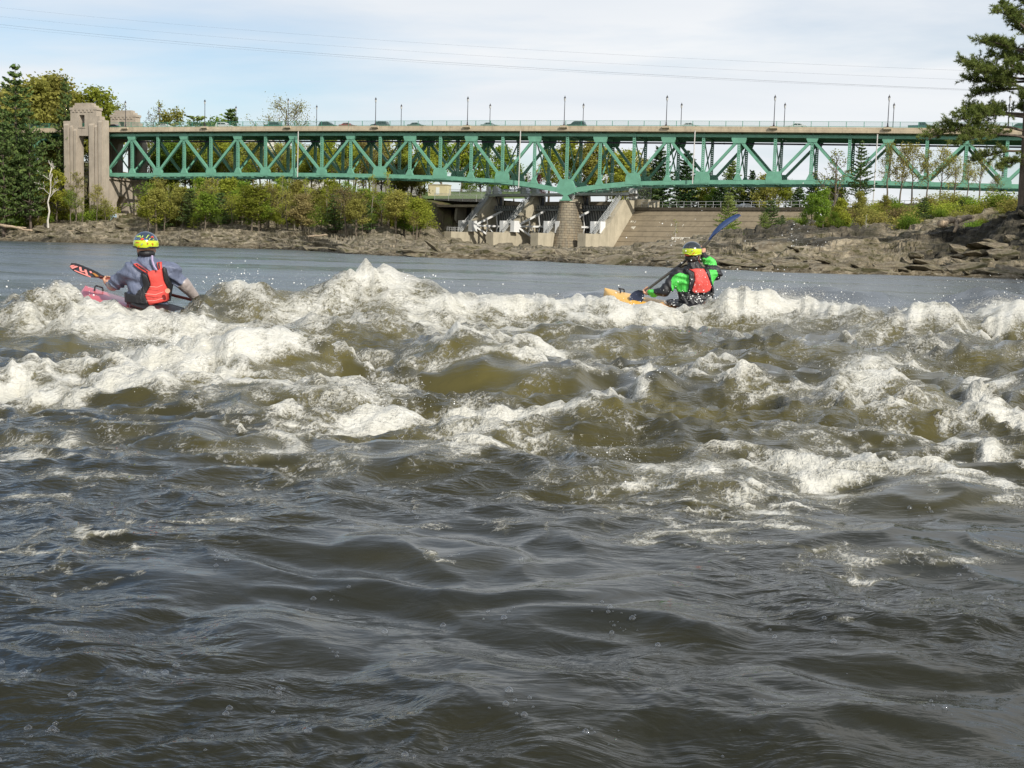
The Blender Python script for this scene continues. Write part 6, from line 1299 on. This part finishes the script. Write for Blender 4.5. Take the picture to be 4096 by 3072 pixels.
    for (x, y, m, pts) in ((1140, 155, MLIME, [(-.01, .0), (.0, .012), (.012, .004), (.02, .015)]), (1190, 150, MLIME, [(-.015, .012), (-.01, -.008), (.01, -.004), (.014, .01)]), (1262, 150, MLIME, [(-.008, -.015), (.004, .016), (.012, .012)]), (1210, 180, ORANGE, [(-.014, -.006), (.0, .006), (.015, -.002)]), (1205, 188, ORANGE, [(-.010, 0), (.012, .0)]), (1310, 160, ORANGE, [(-.01, 0), (0, .01), (.008, -.006)]), (1165, 185, MBLUE, [(-.014, 0), (.01, .004)]), (1250, 185, MBLUE, [(-.014, 0), (.012, -.004)]), (1290, 180, MLIME, [(-.004, -.006), (.004, .008)]), (1120, 180, MBLUE, [(-.01, -.004), (.006, .006)]), (1325, 185, MLIME, [(-.004, 0), (.004, .004)]),
                           (1150, 225, ORANGE, [(-.02, 0), (.0, .003), (.018, 0)]), (1272, 235, ORANGE, [(-.006, .008), (.006, .002), (-.004, -.004), (.006, -.010)]), (1322, 245, ORANGE, [(-.006, .010), (.006, .004), (-.004, -.002), (.004, -.010)]), (1165, 275, ORANGE, [(-.006, -.006), (.006, .008)]), (1210, 245, plain('grey_mark', (.30, .33, .30), .5), [(-.008, -.008), (.006, .008)])):
        q = z6(x, y) - c; MB().tube([on_ell(c, r, q[0] + a, q[2] + b_) for a, b_ in pts], .0042 if m is not ORANGE or y > 200 else .007, 5).build('painted_mark', m, h)
    MB().tube([tuple(z6(*q)) for q in ((1110, 320, -.02), (1118, 390, .0), (1140, 445, .03))], .008, 6).build('chin_strap', BLACKF, root)
    S2 = SDF(hc - .14, hc + .14, .008); S2.ell(hc + np.array([.012, -.03, -.045]), (.080, .085, .045), 0, 0); S2.mesh('neck_guard', [BLACKF], root)
    for q in (0, .012): MB().tube([tuple(z6(1288 + q * 600, 385, -.11)), tuple(z6(1290 + q * 500, 450, -.12)), tuple(z6(1315 + q * 400, 520, -.13)), tuple(z6(1352, 570, -.17))], .0075, 6).build('draw_cord', LILAC, root)
    k = kayak('kayak', (0, 0, 0), math.atan2(.9, -1.07), .14, .05, plain('salmon_plastic', (.62, .12, .12), .35, coat=.3), plain('navy_plastic', (.02, .03, .05), .3, coat=.3), 'salmon and navy whitewater kayak under the kayaker in the grey blue jacket'); k.location = (O[0] - .02, O[1] + .08, O[2] - .36)
    # paddle
    pd = empty('paddle', O + lh, 0, 'paddle with salmon striped black blade held by the kayaker in grey blue', 'paddle'); A = z6(752, 690, .30) - lh; B = z6(1850, 960, .24) - lh; u2 = Vector(B - A).normalized()
    MB().tube([Vector(A) - u2 * .10, Vector(B) + u2 * .25], .0155, 10).build('shaft', plain('paddle_shaft_red', (.22, .05, .03), .4), pd)
    tip = z6(252, 515, .28) - lh; ROOTB = Vector(A) - u2 * .06; BL = plain('blade_black', (.018, .015, .015), .3, coat=.4); SAL = plain('salmon_print', (.80, .26, .22), .35)
    o, rt, d, s, n, L = blade_mesh(pd, ROOTB, Vector(tip), Vector((-.25, -.30, .92)), .19, BL)
    def bp(t, q, off=.006): return rt + d * (t * L) + s * (q * .095) + n * (.04 * (4 * (t - .5) ** 2 - 1) * .5 + .018 * q * q + off)
    for (a, b_, w) in (((.96, -.35), (.93, .4), .022), ((.90, -.6), (.84, .5), .026), ((.80, -.8), (.30, -.85), .020), ((.76, .6), (.66, -.1), .022), ((.66, -.1), (.52, .3), .02), ((.60, .55), (.44, -.5), .022), ((.46, .6), (.40, .35), .02)):
        MB().beam(bp(*a), bp(*b_), w, .003, up=n).build('stripe', SAL, o)
    MB().beam(bp(.34, .5), bp(.18, .0), .04, .003, up=n).build('stripe', plain('amber_print', (.40, .17, .03), .4), o)
    blade_mesh(pd, Vector(B) + u2 * .2, Vector(B) + u2 * .66, Vector((.2, -.9, .3)), .19, SAL)
# ---------------- kayaker in green and black
def person2():
    Yc = 15.4; O = sy(2775, 1225, Yc); root = empty('person', O, 0, 'kayaker in bright green and black jacket with red vest raising one arm', 'person')
    def P(x, y, dy=0.0): return sy(x, y, Yc + dy) - O
    z7 = lambda x, y, dy=0.0: P(2400 + x / 3.16, 820 + y / 3.16, dy)
    mats = [SKIN, BLACKF, GREENF, BLACKF]; S = SDF((-.75, -.30, -.15), (.48, .50, .82), .0085); hip = np.array([.02, 0, -.06])
    def torso(T, m):
        T.cone(hip, (.0, 0, .08), .165, .155, m, .05, 1.25)
        for q in (-1, 1): T.cone((q * .075, 0, .06), (q * .105 + .0, .01, .34), .115, .125, m, .06, 1.1)
        T.cone(z7(985, 900), z7(1385, 880, .02), .085, .085, m, .06); T.cone((0, 0, .30), z7(1190, 790), .12, .075, m, .06)
    torso(S, 1); sl_, sr = z7(985, 900), z7(1385, 880, .02)
    ne = z7(1180, 740, .01); hc = z7(1160, 625, .02); S.cone(z7(1180, 800), z7(1180, 735), .070, .064, 1, .03); S.cone(ne, hc, .058, .056, 0, .02); head(S, hc, 0, fy=(-.2, .98))
    el = z7(815, 1090, -.02); wl = z7(640, 1110, .12); S.cone(sl_, el, .090, .066, 1, .04); S.cone(el, wl, .064, .042, 1, .03); S.cone(z7(700, 1112, .07), z7(655, 1112, .10), .054, .050, 2, .008)
    er = z7(1470, 870, .02); wr = z7(1310, 640, .10); S.cone(sr, er, .088, .070, 1, .04); S.cone(er, wr, .068, .042, 1, .03); S.cone(z7(1410, 740, .06), z7(1335, 700, .09), .068, .055, 2, .01)
    A = z7(590, 1075, .16); B = z7(1275, 560, .16); u = B - A; u /= np.linalg.norm(u); grip(S, A, u, wl, 0); grip(S, B, u, wr, 0)
    X, Y, Z = np.meshgrid(*S.ax, indexing='ij'); S.f += (0.008 * np.sin(40 * (X * .9 - Z * .4) + 5 * np.sin(15 * Z + 11 * X)) * ((S.id == 1) | (S.id == 2))).astype(np.float32)
    gp = [[(890, 940), (930, 885), (1000, 855), (1110, 885), (1110, 1000), (1090, 1095), (960, 1090), (900, 1080)], [(1365, 815), (1465, 822), (1482, 890), (1450, 930), (1455, 1040), (1425, 1055), (1395, 960)]]; gl = [[(z7(a, b)[0], z7(a, b)[2]) for a, b in q] for q in gp]
    def remat(C, mi):
        g = np.zeros(len(C), bool)
        for q in gl: g |= (poly_sd(C[:, 0], C[:, 2], q) < 0) & (C[:, 1] < .06)
        return np.where(g & (mi == 1), 2, mi)
    S.mesh('body', mats, root, remat=remat, smooth_it=1)
    T = SDF((-.36, -.32, -.15), (.36, .30, .62), .009); torso(T, 0); X, Y, Z = np.meshgrid(*T.ax, indexing='ij')
    def shell(nm, poly, th, mat, parent=root):
        pl = [(z7(a, b)[0], z7(a, b)[2]) for a, b in poly]; d2 = poly_sd(X[:, 0, :], Z[:, 0, :], pl)[:, None, :] + 0 * Y; f = np.maximum(np.maximum(T.f - th, d2), Y - .06); f = np.maximum(f, -(T.f + .01)); return T.mesh(nm, [mat], parent, f=f.astype(np.float32), remat=lambda P_, m: m * 0, smooth_it=1)
    v = shell('life_vest', [(1095, 800), (1140, 812), (1200, 800), (1300, 805), (1345, 900), (1395, 1035), (1370, 1080), (1320, 1105), (1180, 1110), (1140, 1085), (1178, 950), (1170, 850)], .042, REDF)
    shell('side_panel', [(1050, 805), (1110, 812), (1168, 850), (1174, 950), (1136, 1085), (1090, 1105), (1112, 960), (1105, 880)], .040, BLACKF, v); shell('side_panel', [(1305, 800), (1365, 815), (1395, 960), (1450, 1100), (1455, 1180), (1410, 1180), (1398, 1040), (1348, 900)], .036, BLACKF, v)
    r = (.121, .138, .118); c = hc + np.array([.0, -.005, .042]); h = helmet(root, c, *r, -.050, .22, plain('helmet_black', (.025, .03, .032), .18, vary=.3, nscale=12, coat=.6), YELH, YELH)
    def mk(px, m, rad, nm): MB().tube([on_ell(c, r, (z7(x, y) - c)[0], (z7(x, y) - c)[2]) for x, y in px], rad, 6).build(nm, m, h)
    mk([(1058, 612), (1072, 630), (1095, 640), (1125, 637), (1155, 620), (1178, 600)], ORANGE, .0055, 'painted_mark'); mk([(1073, 578), (1079, 582)], WHT, .010, 'painted_mark'); mk([(1146, 574), (1152, 577)], WHT, .010, 'painted_mark'); mk([(1150, 576), (1153, 578)], BLACKF, .0115, 'painted_mark')
    S2 = SDF(hc - .15, hc + .15, .008); S2.ell(hc + np.array([-.005, -.035, -.045]), (.082, .078, .062), 0, 0); S2.mesh('hair', [HAIR], root)
    MB().tube([tuple(z7(*q)) for q in ((1245, 640, .0), (1240, 690, .0), (1262, 740, .03))], .008, 6).build('chin_strap', plain('dark_red_strap', (.18, .02, .02), .6), root)
    t = NT('yellow_orange_plastic'); sp_ = t.n('ShaderNodeSeparateXYZ'); cc = t.n('ShaderNodeTexCoord'); t.l(cc.outputs['Object'], sp_.inputs[0]); t.set(Base_Color=t.ramp(t.math('ADD', t.math('MULTIPLY', sp_.outputs['X'], .45), .5), [(.45, (.55, .10, .02)), (.70, (.70, .36, .02)), (.92, (.72, .44, .14))]), Roughness=.35)
    k = kayak('kayak', (0, 0, 0), math.atan2(.55, -.83), .16, -.08, t.mat, t.mat, 'yellow and orange whitewater kayak under the kayaker in bright green'); k.location = (O[0] - .08, O[1] + .03, O[2] - .36)
    pd = empty('paddle', O + A, 0, 'raised paddle with blue blade and dark shaft held by the kayaker in green', 'paddle'); Av = Vector((0, 0, 0)); Bv = Vector(B - A); u2 = Bv.normalized(); C_ = Vector(z7(1385, 450, .16) - A); D_ = Vector(z7(1780, 132, .12) - A)
    SH = plain('carbon_shaft', (.05, .045, .035), .45, vary=.6, nscale=60); MB().tube([Av - u2 * .06, Bv.lerp(Av, .5), Bv, C_], .0165, 10).build('shaft', SH, pd)
    BLU = plain('blue_blade', (.018, .045, .140), .3, coat=.4, vary=.3); PAL = plain('pale_blade_edge', (.45, .50, .58), .35)
    o, rt, d, s, n, L = blade_mesh(pd, C_, D_, Vector((-.62, -.22, .75)), .20, BLU, curve=-.06); MB().tube([rt + d * (t_ * L) + s * (.06 * (1 if s.z > 0 else -1)) + n * (-.06 * (4 * (t_ - .5) ** 2 - 1) * .5) for t_ in (.2, .4, .6, .8, .95)], .010, 6).build('edge_band', PAL, o)
    blade_mesh(pd, Av - u2 * .03, Vector(z7(395, 1225, .20) - A), Vector((.1, -.7, .7)), .19, plain('navy_blade', (.012, .018, .045), .3, coat=.3))
person1(); person2()
# ------------------------------------------------------------------ VEHICLES on the bridge
def car(kind, col, s, y, label, direction=1):
    c = empty('car' if kind != 'pickup' else 'pickup_truck', bw(s, y, zdeck(s) - .24), -YAW + (0 if direction > 0 else math.pi), label, 'pickup' if kind == 'pickup' else 'car'); pm = plain('car_paint_%02d%02d%02d' % tuple(int(x * 99) for x in col), col, .3, vary=.04, coat=.7); GL = plain('car_glass', (.02, .025, .03), .08); TY = plain('tyre', (.015, .015, .015), .9); RM = GALV
    w = .9
    if kind == 'suv': body = [(-2.3, .45), (-2.35, 1.0), (-2.2, 1.12), (1.25, 1.08), (2.15, .98), (2.35, .75), (2.3, .42)]; cab = [(-2.25, 1.1), (-2.0, 1.72), (.2, 1.78), (.65, 1.62), (1.3, 1.06)]
    elif kind == 'sedan': body = [(-2.3, .4), (-2.35, .85), (-2.2, .98), (1.0, .95), (2.1, .82), (2.3, .6), (2.25, .38)]; cab = [(-1.75, .96), (-1.0, 1.42), (.25, 1.45), (1.1, .94)]
    else: body = [(-2.75, .55), (-2.8, 1.12), (-.35, 1.15), (1.6, 1.15), (2.6, 1.08), (2.75, .8), (2.7, .5)]; cab = [(-.6, 1.14), (-.5, 1.78), (.75, 1.82), (1.5, 1.14)]
    b = MB(); b.prism(body, -w, w); b.build('body', pm, c); b = MB(); b.prism(cab, -w + .12, w - .12); b.build('cabin', pm, c)
    (x0, z0), (x1, z1), (x2, z2), (x3, z3) = cab[0], cab[1], cab[-2], cab[-1]; mid = (x1 + x2) / 2
    for sd in (-1, 1):
        yy = sd * (w - .12)
        for (pa, pb, pc_, pd_) in (((x0 + .35, z0 + .06), (mid - .05, z0 + .06), (mid - .05, z1 - .1), (x1 + .18, z1 - .1)), ((mid + .05, z0 + .06), (x3 - .35, z0 + .06), (x2 - .08, z2 - .1), (mid + .05, z1 - .1))):
            b = MB(); b.prism([pa, pb, pc_, pd_], yy - .008, yy + .008); b.build('window', GL, c)
    b = MB(); b.add([(x3 - .02, -w + .2, z3 + .05), (x3 - .02, w - .2, z3 + .05), (x2 + .03, w - .25, z2 - .05), (x2 + .03, -w + .25, z2 - .05)], [(0, 1, 2, 3)]); b.build('windscreen', GL, c, fixn=False)
    for wx in (-1.45, 1.45):
        for sd in (-1, 1):
            o = MB(); o.lathe([(.12, -.11), (.33, -.11), (.34, 0), (.33, .11), (.12, .11)], 16); q = o.build('wheel', TY, c); q.location = (wx, sd * .84, .34); q.rotation_euler = (R(90), 0, 0); o = MB(); o.lathe([(.0, -.112), (.21, -.114), (.21, .114), (.0, .112)], 12, cap=False); o.build('rim', RM, q)
    for sd in (-.62, .62): MB().box(body[-2][0] - .06, body[-2][0] + .02, sd - .16, sd + .16, .66, .80).build('headlight', WHITE, c)
    return c
def s_at(x, y_off):
    d = ray(x / 4, 124); n2 = np.array([math.sin(YAW), math.cos(YAW)]); e2 = np.array([math.cos(YAW), -math.sin(YAW)]); P0 = np.array([BX, BY]) + n2 * y_off; q = d * (P0 @ n2) / (d[:2] @ n2); return float((q[:2] - P0) @ e2)
for (x, k, col, y, dr, lab) in ((462, 'sedan', (.02, .025, .025), 3.0, 1, 'dark car on the bridge just right of the near gate tower'), (655, 'sedan', (.6, .6, .58), 3.2, -1, 'low white car on the bridge before the golden yellow tree'), (898, 'suv', (.66, .66, .64), 3.2, 1, 'white car on the bridge before the bright green bush'), (1092, 'suv', (.03, .07, .06), 3.4, -1, 'dark green car on the bridge below the rounded pale tree'), (1312, 'suv', (.02, .022, .03), 3.4, 1, 'black car on the bridge ahead of a red one'), (1393, 'sedan', (.35, .03, .03), 3.2, 1, 'low red car on the bridge behind a black one'), (1520, 'suv', (.06, .065, .075), 3.0, -1, 'grey estate car on the bridge beside a lamp corbel'), (1668, 'sedan', (.12, .12, .12), 3.2, 1, 'low grey car on the bridge trailing the estate car'), (1962, 'sedan', (.25, .27, .28), 3.2, 1, 'silver car on the bridge left of the stone pier'), (2306, 'suv', (.025, .028, .035), 3.2, -1, 'dark car on the bridge above the stone pier'), (2762, 'sedan', (.55, .56, .55), 3.2, 1, 'pale silver car on the bridge beside a far lamp above the spillway'), (3185, 'sedan', (.62, .62, .6), 3.2, -1, 'white car on the bridge above the right end of the spillway'), (3685, 'pickup', (.035, .085, .090), 2.6, 1, 'dark teal pickup truck on the bridge towards the tall pine'), (4075, 'suv', (.03, .09, .06), 3.0, -1, 'dark green car on the bridge behind the tall pine')):
    car(k, col, s_at(x, y), y + .0, lab, dr)
P = sy(2985, 822, 310); c0 = None
# white car parked behind the spillway railing
_c = car('sedan', (.66, .66, .65), 0, 3, 'white car parked behind the spillway railing'); _c.location = (P[0], P[1], P[2] - 1.0); _c.rotation_euler = (0, 0, .6)
# ------------------------------------------------------------------ POWER LINES
WIREB = plain('wire_grey', (.10, .105, .11), .6)
for (ya, yb, rad, lab) in ((30, 281, .010, 'thin power line, topmost of the wires crossing the sky'), (66, 318, .010, 'thin power line between the topmost wire and the pair'), (98, 356, .018, 'thicker power line, upper of the close pair of wires'), (108, 360, .011, 'thin power line, lower of the close pair of wires')):
    A = sy(0, ya, 300); B = sy(3830, yb, 210); d = B - A; pts = []
    for t in np.linspace(-.8, 1.6, 49): p = A + d * t; p[2] -= 3.0 * (1 - (2 * t - 1) ** 2) * .5 * (1 if True else 0); pts.append(p)
    w = MB().tube(pts, rad, 5).build('power_line', WIREB); tag(w, lab, 'wire', 'power lines across the sky')
# ------------------------------------------------------------------ DRIFTWOOD
def log(x0, y0, x1, y1, Y, r, label, br=False, Y2=None):
    A = sy(x0, y0, Y); B = sy(x1, y1, Y2 or Y); o = empty('driftwood_log', A, 0, label, 'log'); D = B - A; n = 9; rg = np.random.RandomState(int(x0)); pts = [D * t + rg.normal(0, r * .25, 3) * (0 < t < 1) for t in np.linspace(0, 1, n)]
    MB().tube(pts, [r * (1.15 - .5 * t) * (1 + .08 * rg.normal()) for t in np.linspace(0, 1, n)], 10).build('trunk', DRIFT, o, smooth=True)
    if br: MB().tube([D * .45, D * .35 + np.array([.4, -.5, -.5]), D * .2 + np.array([.5, -.9, -.9])], [r * .8, r * .6, r * .45], 8).build('broken_limb', DRIFT, o, smooth=True)
DRIFT = bark('driftwood', (.40, .31, .21))
log(3758, 893, 3890, 868, 117, .30, 'thick weathered fallen log with a split limb lying on the bluff', True, 120)
log(0, 900, 130, 922, 330, .35, 'pale driftwood trunk on the rocks below the pines'); log(20, 908, 105, 912, 332, .3, 'shorter pale driftwood trunk lying against the other below the pines'); log(1215, 948, 1310, 940, 285, .22, 'pale thin driftwood branch on the rocks under the wood'); log(1400, 958, 1470, 972, 282, .25, 'pale driftwood pole propped on the rock ledge'); log(270, 923, 305, 923, 318, .14, 'small straight driftwood stick on the left rocks')
